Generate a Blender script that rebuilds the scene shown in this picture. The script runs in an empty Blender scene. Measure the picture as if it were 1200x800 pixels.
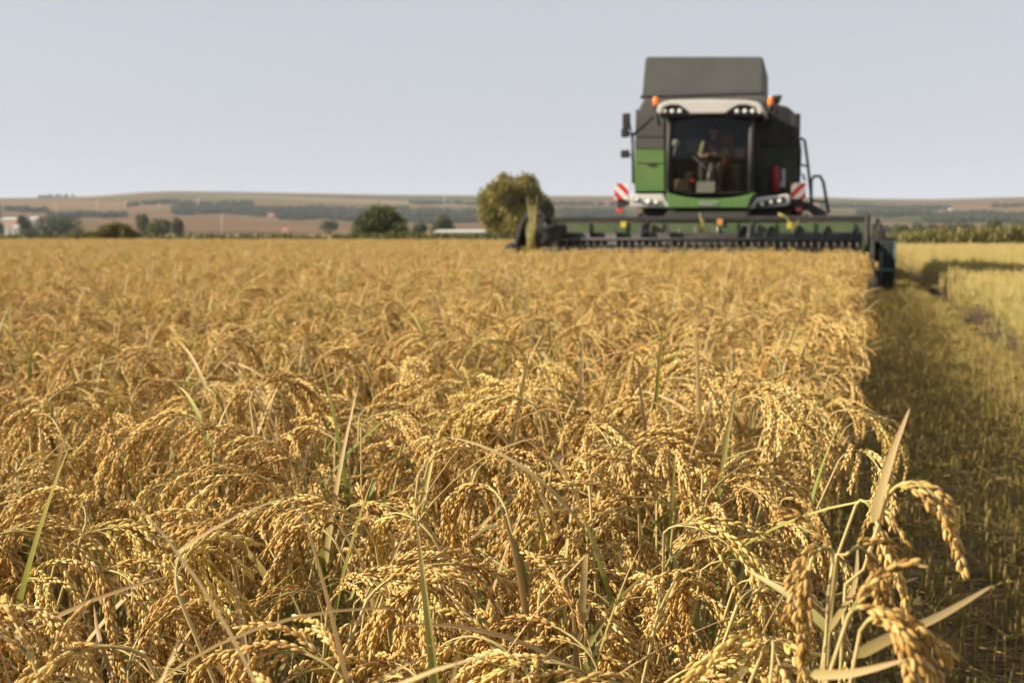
import bpy, bmesh, math, random
import numpy as np
from mathutils import Vector, Matrix, noise

R = math.radians
random.seed(11)
rng = np.random.default_rng(11)
S = bpy.context.scene
COL = S.collection

# ------------------------------------------------------------------ camera, sky, sun, exposure
CAM_H, YAW, PITCH, FPX = 0.95, R(15.7), math.atan(127 / 1440), 1440.0
cam = bpy.data.cameras.new("camera")
cam.sensor_width = 36.0
cam.lens = 43.2
cam.clip_start, cam.clip_end = 0.03, 20000
cam.dof.use_dof = True
cam.dof.focus_distance = 1.2
cam.dof.aperture_fstop = 10.5
cam_o = bpy.data.objects.new("camera", cam)
COL.objects.link(cam_o)
cam_o.location = (0, 0, CAM_H)
cam_o.rotation_euler = (R(90) - PITCH, 0, YAW)
S.camera = cam_o

SUN_EL = R(31)
SUN_AZ = math.atan2(-0.95, -0.31)          # compass angle from +Y towards +X of the direction to the sun
to_sun = Vector((math.sin(SUN_AZ) * math.cos(SUN_EL), math.cos(SUN_AZ) * math.cos(SUN_EL), math.sin(SUN_EL)))
W = bpy.data.worlds.new("World")
S.world = W
W.use_nodes = True
wn = W.node_tree.nodes
sky = wn.new("ShaderNodeTexSky")
sky.sky_type = 'NISHITA'
sky.sun_disc = False
sky.sun_elevation = SUN_EL
sky.sun_rotation = SUN_AZ
sky.air_density = 1.0
sky.dust_density = 0.6
sky.ozone_density = 1.0
hsv = wn.new("ShaderNodeHueSaturation")
hsv.inputs["Saturation"].default_value = 0.33
W.node_tree.links.new(sky.outputs[0], hsv.inputs["Color"])
tint = wn.new("ShaderNodeMix")
tint.data_type, tint.blend_type = 'RGBA', 'MULTIPLY'
tint.inputs[0].default_value = 1.0
tint.inputs[7].default_value = (1.0, .982, 1.03, 1)
W.node_tree.links.new(hsv.outputs[0], tint.inputs[6])
veil = wn.new("ShaderNodeMix")              # thin even high cloud that greys the whole sky alike
veil.data_type = 'RGBA'
veil.inputs[0].default_value = 0.72
veil.inputs[7].default_value = (4.15, 4.28, 4.62, 1)
W.node_tree.links.new(tint.outputs[2], veil.inputs[6])
W.node_tree.links.new(veil.outputs[2], wn["Background"].inputs["Color"])
wn["Background"].inputs["Strength"].default_value = 0.068

sun = bpy.data.lights.new("sun", 'SUN')
sun.energy = 5.0
sun.angle = R(0.6)
sun.color = (1.0, 0.90, 0.73)
sun_o = bpy.data.objects.new("sun", sun)
COL.objects.link(sun_o)
sun_o.rotation_euler = (-to_sun).to_track_quat('-Z', 'Y').to_euler()
sun_o.location = to_sun * 100

S.view_settings.view_transform = 'Standard'
S.view_settings.look = 'None'
S.view_settings.exposure = 1.0
S.view_settings.gamma = 1.0
S.cycles.use_denoising = True
S.cycles.max_bounces = 6
S.cycles.diffuse_bounces = 4
S.cycles.glossy_bounces = 3
S.cycles.transmission_bounces = 4
S.cycles.transparent_max_bounces = 8
S.cycles.volume_bounces = 1
S.cycles.sample_clamp_indirect = 6

# ------------------------------------------------------------------ helpers
_f = Vector((-math.sin(YAW) * math.cos(PITCH), math.cos(YAW) * math.cos(PITCH), -math.sin(PITCH)))
_r = Vector((math.cos(YAW), math.sin(YAW), 0))
_u = _r.cross(_f)

def at(x, y, Y):
    """survey: the world point on the plane at distance Y seen at photo position (x, y)"""
    d = _f + _r * ((x - 600) / FPX) - _u * ((y - 400) / FPX)
    return Vector((0, 0, CAM_H)) + d * (Y / d.y)

def xz(x, y, Y):
    p = at(x, y, Y)
    return (p.x, p.z)

def lin(r, g, b):
    return tuple(((c / 255) / 12.92 if c / 255 <= .04045 else ((c / 255 + .055) / 1.055) ** 2.4) for c in (r, g, b)) + (1.0,)

class NT:
    def __init__(self, name):
        self.m = bpy.data.materials.new(name)
        self.m.use_nodes = True
        self.t = self.m.node_tree
        self.b = self.t.nodes["Principled BSDF"]
        self.out = self.t.nodes["Material Output"]
    def n(self, kind, **kw):
        x = self.t.nodes.new("ShaderNode" + kind)
        for k, v in kw.items():
            if k.startswith("i_"):
                x.inputs[int(k[2:]) if k[2:].isdigit() else k[2:].replace("_", " ")].default_value = v
            else:
                setattr(x, k, v)
        return x
    def l(self, a, b):
        self.t.links.new(a, b)
    def ramp(self, fac, stops, interp='LINEAR'):
        r = self.n("ValToRGB")
        r.color_ramp.interpolation = interp
        while len(r.color_ramp.elements) < len(stops):
            r.color_ramp.elements.new(0.5)
        for e, (p, c) in zip(r.color_ramp.elements, stops):
            e.position = p
            e.color = c if len(c) == 4 else (*c, 1)
        self.l(fac, r.inputs[0])
        return r.outputs[0]
    def mix(self, fac, a, b, mode='MIX'):
        m = self.n("Mix", data_type='RGBA', blend_type=mode)
        for s, v in ((m.inputs[0], fac), (m.inputs[6], a), (m.inputs[7], b)):
            if hasattr(v, "is_linked") or hasattr(v, "links"):
                self.l(v, s)
            else:
                s.default_value = v
        return m.outputs[2]
    def noise(self, scale, detail=4, vec=None, rough=.55):
        x = self.n("TexNoise")
        x.inputs["Scale"].default_value = scale
        x.inputs["Detail"].default_value = detail
        x.inputs["Roughness"].default_value = rough
        if vec is not None:
            self.l(vec, x.inputs["Vector"])
        return x.outputs["Fac"]

def paint(name, col, rough=.45, metal=0.0, dirt=.25, dust=(.36, .30, .21), scale=3.0, spec=.4):
    """dusty painted / plastic machine surface with uneven grime and slightly varying gloss"""
    t = NT(name)
    co = t.n("TexCoord").outputs["Object"]
    n1 = t.noise(scale, 6, co, .6)
    n2 = t.noise(scale * 9, 3, co)
    f = t.n("Math", operation='MULTIPLY_ADD')
    t.l(n1, f.inputs[0]); f.inputs[1].default_value = 1.6; f.inputs[2].default_value = -.45
    f2 = t.n("Math", operation='MULTIPLY', use_clamp=True)
    t.l(f.outputs[0], f2.inputs[0]); f2.inputs[1].default_value = dirt * 1.7
    c = t.mix(f2.outputs[0], (*col, 1), (*dust, 1))
    t.l(c, t.b.inputs["Base Color"])
    r = t.n("MapRange"); t.l(n2, r.inputs[0]); r.inputs[3].default_value = rough - .08; r.inputs[4].default_value = rough + .18
    t.l(r.outputs[0], t.b.inputs["Roughness"])
    t.b.inputs["Metallic"].default_value = metal
    t.b.inputs["Specular IOR Level"].default_value = spec
    return t.m

def tag(o, label=None, cat=None, group=None, kind=None):
    if label: o["label"] = label
    if cat: o["category"] = cat
    if group: o["group"] = group
    if kind: o["kind"] = kind
    return o

def empty(name, loc, label=None, cat=None, group=None):
    o = bpy.data.objects.new(name, None)
    o.empty_display_size = .2
    o.location = loc
    COL.objects.link(o)
    return tag(o, label, cat, group)

def put(name, mesh, parent=None, mats=()):
    o = bpy.data.objects.new(name, mesh)
    COL.objects.link(o)
    for m in mats:
        mesh.materials.append(m)
    if parent:
        o.parent = parent
        if parent.parent is None:
            o.matrix_parent_inverse = parent.matrix_basis.inverted()
    return o

def obj(name, bm, mat, parent=None, smooth=False):
    me = bpy.data.meshes.new(name)
    bmesh.ops.recalc_face_normals(bm, faces=bm.faces)  # black replaces the panel grey: the cab's shade put into the colour
    if smooth:
        for f in bm.faces:
            f.smooth = True
    bm.to_mesh(me)
    bm.free()
    mats = mat if isinstance(mat, (list, tuple)) else [mat]
    return put(name, me, parent, mats)

def BM():
    return bmesh.new()

def bx(bm, x0, x1, y0, y1, z0, z1, bev=0.0, seg=2, mi=0):
    t = bmesh.new()
    vs = [t.verts.new(p) for p in ((x0, y0, z0), (x1, y0, z0), (x1, y1, z0), (x0, y1, z0), (x0, y0, z1), (x1, y0, z1), (x1, y1, z1), (x0, y1, z1))]
    for q in ((0, 1, 2, 3), (4, 5, 6, 7), (0, 1, 5, 4), (1, 2, 6, 5), (2, 3, 7, 6), (3, 0, 4, 7)):
        t.faces.new([vs[i] for i in q])
    _join(bm, t, bev, seg, mi)

def prism(bm, pts, y0, y1, bev=0.0, seg=2, mi=0, back=None):
    """outline (x, z) extruded from y0 (front) to y1"""
    t = bmesh.new()
    back = back or pts
    a = [t.verts.new((p[0], y0, p[1])) for p in pts]
    b = [t.verts.new((p[0], y1, p[1])) for p in back]
    t.faces.new(a); t.faces.new(b)
    n = len(pts)
    for i in range(n):
        t.faces.new((a[i], a[(i + 1) % n], b[(i + 1) % n], b[i]))
    _join(bm, t, bev, seg, mi)

def prism_x(bm, pts, x0, x1, bev=0.0, seg=2, mi=0):
    """outline (y, z) extruded along x"""
    t = bmesh.new()
    a = [t.verts.new((x0, p[0], p[1])) for p in pts]
    b = [t.verts.new((x1, p[0], p[1])) for p in pts]
    t.faces.new(a); t.faces.new(b)
    n = len(pts)
    for i in range(n):
        t.faces.new((a[i], a[(i + 1) % n], b[(i + 1) % n], b[i]))
    _join(bm, t, bev, seg, mi)

def _join(bm, t, bev, seg, mi):
    bmesh.ops.recalc_face_normals(t, faces=t.faces)
    if bev > 0:
        bmesh.ops.bevel(t, geom=list(t.edges), offset=bev, segments=seg, profile=.6, affect='EDGES', clamp_overlap=True)
    vm = {}
    for v in t.verts:
        vm[v] = bm.verts.new(v.co)
    for f in t.faces:
        nf = bm.faces.new([vm[v] for v in f.verts])
        nf.material_index = mi
        nf.smooth = bev > 0 and False
    t.free()

def tube(bm, pts, rad, n=8, cap=True, mi=0):
    pts = [Vector(p) for p in pts]
    rads = rad if isinstance(rad, (list, tuple)) else [rad] * len(pts)
    rings = []
    ref = None
    for i, p in enumerate(pts):
        d = (pts[min(i + 1, len(pts) - 1)] - pts[max(i - 1, 0)]).normalized()
        if ref is None:
            ref = d.orthogonal().normalized()
        ref = (ref - d * ref.dot(d)).normalized()
        s = d.cross(ref)
        rings.append([bm.verts.new(p + (ref * math.cos(2 * math.pi * k / n) + s * math.sin(2 * math.pi * k / n)) * rads[i]) for k in range(n)])
    for a, b in zip(rings, rings[1:]):
        for k in range(n):
            f = bm.faces.new((a[k], a[(k + 1) % n], b[(k + 1) % n], b[k]))
            f.smooth = True
            f.material_index = mi
    if cap:
        bm.faces.new(rings[0][::-1]).material_index = mi
        bm.faces.new(rings[-1]).material_index = mi

def lathe(bm, prof, centre, axis='Y', n=24, mi=0):
    """profile of (radius, offset along axis)"""
    rings = []
    c = Vector(centre)
    for r_, h in prof:
        ring = []
        for k in range(n):
            a = 2 * math.pi * k / n
            u_, v_ = math.cos(a) * r_, math.sin(a) * r_
            p = {'X': (h, u_, v_), 'Y': (u_, h, v_), 'Z': (u_, v_, h)}[axis]
            ring.append(bm.verts.new(c + Vector(p)))
        rings.append(ring)
    for a, b in zip(rings, rings[1:]):
        for k in range(n):
            f = bm.faces.new((a[k], a[(k + 1) % n], b[(k + 1) % n], b[k]))
            f.smooth = True
            f.material_index = mi
    for ring in (rings[0], rings[-1]):
        bm.faces.new(ring).material_index = mi

def ell(bm, c, r, u=12, v=8, mi=0):
    t = bmesh.new()
    bmesh.ops.create_uvsphere(t, u_segments=u, v_segments=v, radius=1)
    for q in t.verts:
        q.co = Vector((q.co.x * r[0] + c[0], q.co.y * r[1] + c[1], q.co.z * r[2] + c[2]))
    vm = {q: bm.verts.new(q.co) for q in t.verts}
    for f in t.faces:
        nf = bm.faces.new([vm[q] for q in f.verts]); nf.smooth = True; nf.material_index = mi
    t.free()

def mesh_np(name, V, F, mats, mi=None, uv=None, smooth=True):
    """V (n,3) array; F list of arrays of faces (m,3)/(m,4); uv per-vertex (n,2)"""
    me = bpy.data.meshes.new(name)
    F = [f for f in F if len(f)]
    nl = sum(f.size for f in F)
    nf = sum(len(f) for f in F)
    me.vertices.add(len(V)); me.loops.add(nl); me.polygons.add(nf)
    me.vertices.foreach_set("co", np.asarray(V, np.float32).ravel())
    li = np.concatenate([f.ravel() for f in F]).astype(np.int32)
    me.loops.foreach_set("vertex_index", li)
    tot = np.concatenate([np.full(len(f), f.shape[1]) for f in F])
    st = np.concatenate([[0], np.cumsum(tot)[:-1]]).astype(np.int32)
    me.polygons.foreach_set("loop_start", st)
    for m in mats:
        me.materials.append(m)
    if mi is not None:
        me.polygons.foreach_set("material_index", np.concatenate(mi).astype(np.int32) if isinstance(mi, list) else mi.astype(np.int32))
    me.polygons.foreach_set("use_smooth", np.full(nf, smooth))
    if uv is not None:
        l = me.uv_layers.new(name="along")
        l.data.foreach_set("uv", np.asarray(uv, np.float32)[li].ravel())
    me.update(calc_edges=True)
    me.validate()
    return me

# ------------------------------------------------------------------ materials
def plant_mat(name, col_out, t, trans=.22, rough=.55, spec=.25):
    """thin vegetation: reflecting and letting some light through"""
    t.l(col_out, t.b.inputs["Base Color"])
    t.b.inputs["Roughness"].default_value = rough
    t.b.inputs["Specular IOR Level"].default_value = spec
    tr = t.n("BsdfTranslucent")
    t.l(col_out, tr.inputs["Color"])
    mx = t.n("MixShader")
    mx.inputs[0].default_value = trans
    t.l(t.b.outputs[0], mx.inputs[1]); t.l(tr.outputs[0], mx.inputs[2])
    t.l(mx.outputs[0], t.out.inputs["Surface"])
    return t.m

def mk_grain():
    t = NT("rice_grain")
    isl = t.n("NewGeometry").outputs["Random Per Island"]
    ob = t.n("ObjectInfo").outputs["Random"]
    a = t.ramp(isl, [(0, (.22, .13, .05)), (.05, (.44, .26, .080)), (.3, (.70, .475, .160)), (.75, (.82, .595, .220)), (.93, (.86, .680, .300)), (1, (.87, .76, .47))])
    b = t.ramp(ob, [(0, (.78, .68, .58)), (.4, (1, .98, .95)), (.85, (1.0, 1.0, 1.0)), (1, (.95, 1.0, .82))])
    c = t.mix(1.0, a, b, 'MULTIPLY')
    co = t.n("TexCoord").outputs["Object"]
    n = t.noise(620, 3, co, .6)
    c = t.mix(1.0, c, t.ramp(n, [(.3, (.84, .80, .74)), (.6, (1.04, 1.04, 1.04))]), 'MULTIPLY')
    bp = t.n("Bump"); bp.inputs["Strength"].default_value = .45; bp.inputs["Distance"].default_value = .0006
    t.l(n, bp.inputs["Height"]); t.l(bp.outputs[0], t.b.inputs["Normal"])
    return plant_mat("rice_grain", c, t, .22, .70, .15)
M_GRAIN = mk_grain()

def mk_stalk():
    t = NT("rice_stalk")
    uv = t.n("UVMap").outputs[0]
    s = t.n("SeparateXYZ"); t.l(uv, s.inputs[0])
    isl = t.n("NewGeometry").outputs["Random Per Island"]
    g = t.ramp(s.outputs[1], [(0, (.20, .17, .055)), (.45, (.27, .27, .07)), (.8, (.42, .37, .11)), (1, (.56, .42, .16))])
    d = t.ramp(s.outputs[1], [(0, (.22, .15, .07)), (1, (.58, .42, .19))])
    k = t.ramp(isl, [(.45, (0, 0, 0)), (.75, (1, 1, 1))])
    c = t.mix(k, g, d)
    return plant_mat("rice_stalk", c, t, .12)
M_STALK = mk_stalk()

def mk_leaf(name, dry=False):
    t = NT(name)
    uv = t.n("UVMap").outputs[0]
    s = t.n("SeparateXYZ"); t.l(uv, s.inputs[0])
    isl = t.n("NewGeometry").outputs["Random Per Island"]
    ob = t.n("ObjectInfo").outputs["Random"]
    r = t.n("Math", operation='ADD'); t.l(isl, r.inputs[0]); t.l(ob, r.inputs[1])
    fr = t.n("Math", operation='FRACT'); t.l(r.outputs[0], fr.inputs[0])
    green = t.ramp(s.outputs[1], [(0, (.15, .17, .035)), (.5, (.28, .29, .060)), (.85, (.52, .44, .13)), (1, (.64, .46, .20))])
    straw = t.ramp(s.outputs[1], [(0, (.42, .32, .11)), (.4, (.55, .41, .17)), (1, (.62, .46, .23))])
    brown = t.ramp(s.outputs[1], [(0, (.30, .20, .07)), (1, (.46, .30, .13))])
    k = t.ramp(fr.outputs[0], [(.30, (0, 0, 0)), (.45, (1, 1, 1))])
    k2 = t.ramp(fr.outputs[0], [(.82, (0, 0, 0)), (.88, (1, 1, 1))])
    c = straw if dry else t.mix(k2, t.mix(k, green, straw), brown)
    w = t.n("TexWave", bands_direction='X'); w.inputs["Scale"].default_value = 4.0
    t.l(uv, w.inputs["Vector"])
    c = t.mix(.12, c, w.outputs["Color"], 'OVERLAY')
    return plant_mat(name, c, t, .35, .5, .3)
M_LEAF = mk_leaf("rice_leaf")
M_LEAF_DRY = mk_leaf("dry_rice_leaf", True)

# ------------------------------------------------------------------ ground, hills
def bank(y):
    return 0.0
def rut_x(y):
    return 1.27 + .10 * math.sin(y * .21) + .05 * math.sin(y * .83 + 1) + .0035 * max(0, y - 18) ** 1.6 * -.05

def ground_z(x, y):
    d = x - rut_x(y)
    z = 0.0
    if -2 < x < 6 and -3 < y < 60:
        p = math.exp(-(d / .26) ** 4)
        z -= .19 * p * (0.75 + .5 * noise.noise(Vector((x * 2, y * 1.2, 0))))
        rim = math.exp(-((abs(d) - .42) / .10) ** 2)
        z += .035 * rim
        z += .035 * noise.noise(Vector((x * 4.0, y * 4.0, 3))) * (p * .9 + .25)
        z += .02 * noise.noise(Vector((x * 11.0, y * 11.0, 7))) * (p + .2)
    return z

def axis(lo, hi, f0, f1, step, grow=1.18):
    a = list(np.arange(f0, f1, step))
    s = step
    while a[-1] < hi:
        s *= grow; a.append(a[-1] + s)
    s = step
    while a[0] > lo:
        s *= grow; a.insert(0, a[0] - s)
    return a

def mk_ground():
    xs, ys = axis(-5000, 5000, -.4, 3.6, .06), axis(-400, 7000, -.6, 34, .12)
    V = np.array([(x, y, ground_z(x, y)) for y in ys for x in xs])
    nx = len(xs)
    i = np.arange((len(ys) - 1) * (nx - 1)); r, c = i // (nx - 1), i % (nx - 1)
    a = r * nx + c
    F = np.stack([a, a + 1, a + nx + 1, a + nx], 1)
    t = NT("field_soil")
    co = t.n("NewGeometry").outputs["Position"]
    n1 = t.noise(1.3, 6, co); n2 = t.noise(26, 5, co); n3 = t.noise(.02, 4, co)
    soil = t.ramp(n2, [(.25, (.045, .030, .018)), (.5, (.085, .058, .033)), (.75, (.16, .115, .06))])
    strawy = t.ramp(n2, [(.3, (.08, .058, .03)), (.7, (.24, .18, .085))])
    c = t.mix(t.ramp(n1, [(.42, (0, 0, 0)), (.6, (1, 1, 1))]), soil, strawy)
    far = t.ramp(n3, [(.3, (.26, .20, .085)), (.5, (.30, .25, .10)), (.7, (.19, .19, .075))])
    sp = t.n("SeparateXYZ"); t.l(co, sp.inputs[0])
    dx = t.n("Math", operation='SUBTRACT'); t.l(sp.outputs[0], dx.inputs[0]); dx.inputs[1].default_value = 1.27
    ab = t.n("Math", operation='ABSOLUTE'); t.l(dx.outputs[0], ab.inputs[0])
    c = t.mix(t.ramp(ab.outputs[0], [(.28, (1, 1, 1)), (.52, (0, 0, 0))]), c, t.ramp(n2, [(.3, (.028, .019, .012)), (.75, (.075, .050, .030))]))   # darker soil colour along the wheel rut
    k = t.n("MapRange"); t.l(sp.outputs[1], k.inputs[0]); k.inputs[1].default_value = 60; k.inputs[2].default_value = 90
    c = t.mix(k.outputs[0], c, far)
    t.l(c, t.b.inputs["Base Color"]); t.b.inputs["Roughness"].default_value = .95
    t.b.inputs["Specular IOR Level"].default_value = .1
    bp = t.n("Bump"); bp.inputs["Strength"].default_value = .6; bp.inputs["Distance"].default_value = .02
    t.l(n2, bp.inputs["Height"]); t.l(bp.outputs[0], t.b.inputs["Normal"])
    o = put("ground", mesh_np("ground", V, [F], [t.m]))
    tag(o, "dry stubble field soil stretching flat to the hills", "ground", kind="structure")
mk_ground()

RIDGE = [(-400, 241), (0, 238), (60, 236.5), (115, 234), (165, 229.5), (200, 227.5), (280, 227), (430, 228), (560, 229), (680, 230), (800, 231), (960, 233.5), (1015, 236), (1090, 237.5), (1200, 236.5), (1500, 232), (1900, 236)]
def ridge_h(az):
    x = 600 + FPX * math.tan(az + YAW)          # az: compass angle from +Y, positive to +X
    y = float(np.interp(x, [p[0] for p in RIDGE], [p[1] for p in RIDGE]))
    return (273 - y) / 1440.0 / math.cos(az + YAW)
RIDGE_D = 2300.0
def on_slope(x, ybase):
    """distance along +Y at which the slope is seen at photo position (x, ybase)"""
    az = math.atan((x - 600) / FPX) - YAW
    for d in range(640, 2280, 10):
        p = Vector((math.sin(az) * d, math.cos(az) * d, hill_z(az, d) - CAM_H))
        if 400 - FPX * p.dot(_u) / p.dot(_f) <= ybase: break
    return math.cos(az) * d
def hill_z(az, d):
    h = ridge_h(max(-1.25, min(.75, az))) * RIDGE_D
    s = (d - 620) / (RIDGE_D - 620)
    if s <= 0: return -.5
    s1 = min(s, 1.0)
    z = h * (s1 * s1 * (3 - 2 * s1) * .55 + s1 * .45)
    z += (4.5 * noise.noise(Vector((math.sin(az) * d * .0016, math.cos(az) * d * .0022, 1))) + 1.2 * noise.noise(Vector((math.sin(az) * d * .006, math.cos(az) * d * .008, 5)))) * min(1, s * 3) * (1 - .75 * min(1, max(0, (s - .7) / .3)))
    if s > 1:
        z -= (s - 1) * h * .9
    return z - .5
def mk_hills():
    azs = np.linspace(-1.35, .95, 300); ds = np.concatenate([np.linspace(600, 2400, 110), np.linspace(2460, 3600, 12)])
    V = np.array([(math.sin(a) * d, math.cos(a) * d, hill_z(a, d)) for d in ds for a in azs])
    nx = len(azs)
    i = np.arange((len(ds) - 1) * (nx - 1)); r, c = i // (nx - 1), i % (nx - 1)
    a = r * nx + c
    F = np.stack([a, a + 1, a + nx + 1, a + nx], 1)
    t = NT("hill_fields")
    co = t.n("NewGeometry").outputs["Position"]
    mp = t.n("Mapping"); mp.inputs["Scale"].default_value = (.0026, .0075, 0); mp.inputs["Rotation"].default_value = (0, 0, -.30)
    t.l(co, mp.inputs[0])
    nz = t.n("TexNoise"); nz.inputs["Scale"].default_value = 2.0; t.l(mp.outputs[0], nz.inputs["Vector"])
    ad = t.mix(.10, mp.outputs[0], nz.outputs["Color"], 'ADD')
    vo = t.n("TexVoronoi", voronoi_dimensions='2D'); vo.inputs["Scale"].default_value = 1.0; t.l(ad, vo.inputs["Vector"])
    sep = t.n("SeparateColor"); t.l(vo.outputs["Color"], sep.inputs[0])
    c = t.ramp(sep.outputs[0], [(0, (.24, .125, .07)), (.16, (.12, .12, .045)), (.30, (.30, .18, .10)), (.44, (.06, .08, .035)), (.55, (.25, .14, .085)), (.70, (.34, .26, .14)), (.84, (.15, .085, .05)), (.93, (.17, .16, .07))], 'CONSTANT')
    n2 = t.noise(.012, 6, co, .6)
    c = t.mix(.35, c, t.ramp(n2, [(.35, (.10, .105, .05)), (.65, (.28, .20, .12))]))
    c = t.mix(1.0, c, (.60, .60, .54, 1), 'MULTIPLY')
    t.l(c, t.b.inputs["Base Color"]); t.b.inputs["Roughness"].default_value = 1; t.b.inputs["Specular IOR Level"].default_value = 0
    o = put("hills", mesh_np("hills", V, [F], [t.m]))
    tag(o, "low rolling hills of ploughed red brown and olive fields", "hills", kind="structure")
mk_hills()

# ------------------------------------------------------------------ haze
def mk_haze():
    bm = BM(); bx(bm, -4600, 4400, -380, 4200, -160, 130)
    m = bpy.data.materials.new("haze_air"); m.use_nodes = True
    m.node_tree.nodes.clear()
    out = m.node_tree.nodes.new("ShaderNodeOutputMaterial")
    v = m.node_tree.nodes.new("ShaderNodeVolumePrincipled")
    v.inputs["Color"].default_value = (.70, .81, 1.0, 1)
    v.inputs["Density"].default_value = HAZE
    v.inputs["Anisotropy"].default_value = .0
    m.node_tree.links.new(v.outputs[0], out.inputs["Volume"])
    o = obj("haze", bm, m)
    tag(o, "pale summer haze between the field and the hills", "haze", kind="stuff")
HAZE = .00012
mk_haze()

# ------------------------------------------------------------------ rice: grains, panicles, stalks, leaves
def nrm(v):
    return v / (np.linalg.norm(v) + 1e-12)

def rot_about(v, k, a):
    k = nrm(k)
    return v * math.cos(a) + np.cross(k, v) * math.sin(a) + k * np.dot(k, v) * (1 - math.cos(a))

def grain_template(lod):
    if lod == 0:
        prof, n = [(.10, .62), (.36, 1.0), (.68, .90), (.90, .48)], 6
    elif lod == 1:
        prof, n = [(.22, .95), (.72, .85)], 4
    else:
        prof, n = [(.42, 1.15)], 3
    V = [(0, 0, 0)]
    for h, r in prof:
        for k in range(n):
            a = 2 * math.pi * k / n
            V.append((math.cos(a) * r * .5, math.sin(a) * r * .5 * .72, h))
    V.append((0, 0, 1.0))
    T, Q = [], []
    for k in range(n):
        T.append((0, 1 + (k + 1) % n, 1 + k))
        e = 1 + (len(prof) - 1) * n
        T.append((len(V) - 1, e + k, e + (k + 1) % n))
    for j in range(len(prof) - 1):
        for k in range(n):
            b = 1 + j * n
            Q.append((b + k, b + (k + 1) % n, b + n + (k + 1) % n, b + n + k))
    return np.array(V, float), np.array(T), np.array(Q).reshape(-1, 4)

def path_tube(P, rad, n):
    """tube around a path; returns V, quads, along(0..1)"""
    P = np.asarray(P); m = len(P)
    T = np.gradient(P, axis=0)
    ref = nrm(np.cross(T[0], [.31, .87, .2])); V = []
    for i in range(m):
        t = nrm(T[i]); ref = nrm(ref - t * np.dot(ref, t)); s = np.cross(t, ref)
        r = rad[i] if hasattr(rad, '__len__') else rad
        for k in range(n):
            a = 2 * math.pi * k / n
            V.append(P[i] + (ref * math.cos(a) + s * math.sin(a)) * r)
    Q = [(i * n + k, i * n + (k + 1) % n, (i + 1) * n + (k + 1) % n, (i + 1) * n + k) for i in range(m - 1) for k in range(n)]
    return np.array(V), np.array(Q), np.repeat(np.linspace(0, 1, m), n)

class Geo:
    def __init__(self):
        self.V, self.T, self.Q, self.tm, self.qm, self.uv, self.n = [], [], [], [], [], [], 0
    def add(self, V, T, Q, mi, along=None, M=None):
        V = np.asarray(V, float)
        if M is not None:
            V = V @ M[:3, :3].T + M[:3, 3]
        self.V.append(V)
        self.uv.append(np.stack([np.zeros(len(V)), np.zeros(len(V)) if along is None else along], 1))
        for A, L, mm in ((T, self.T, self.tm), (Q, self.Q, self.qm)):
            if A is not None and len(A):
                L.append(np.asarray(A) + self.n); mm.append(np.full(len(A), mi))
        self.n += len(V)
    def merge(self, g, M=None, mis=None):
        V = np.concatenate(g.V)
        if M is not None:
            V = V @ M[:3, :3].T + M[:3, 3]
        self.V.append(V); self.uv.append(np.concatenate(g.uv))
        for A, L, mm, src in ((g.T, self.T, self.tm, g.tm), (g.Q, self.Q, self.qm, g.qm)):
            if A:
                L.append(np.concatenate(A) + self.n); mm.append(np.concatenate(src))
        self.n += len(V)
    def mesh(self, name, mats):
        F, mi = [], []
        if self.T: F.append(np.concatenate(self.T)); mi += self.tm
        if self.Q: F.append(np.concatenate(self.Q)); mi += self.qm
        return mesh_np(name, np.concatenate(self.V), F, mats, np.concatenate(mi), np.concatenate(self.uv))

GT = [grain_template(k) for k in range(3)]

def curve_bend(L, a0, a1, n=18, power=.8, side=0.0, p0=(0, 0, 0), az=0.0):
    """path in the vertical plane of azimuth az whose angle from +Z goes a0 -> a1"""
    P = [np.array(p0, float)]
    for i in range(n):
        s = (i + .5) / n
        a = a0 + (a1 - a0) * s ** power
        h = az + side * s
        d = np.array([math.sin(a) * math.cos(h), math.sin(a) * math.sin(h), math.cos(a)])
        P.append(P[-1] + d * L / n)
    return np.array(P)

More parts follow.
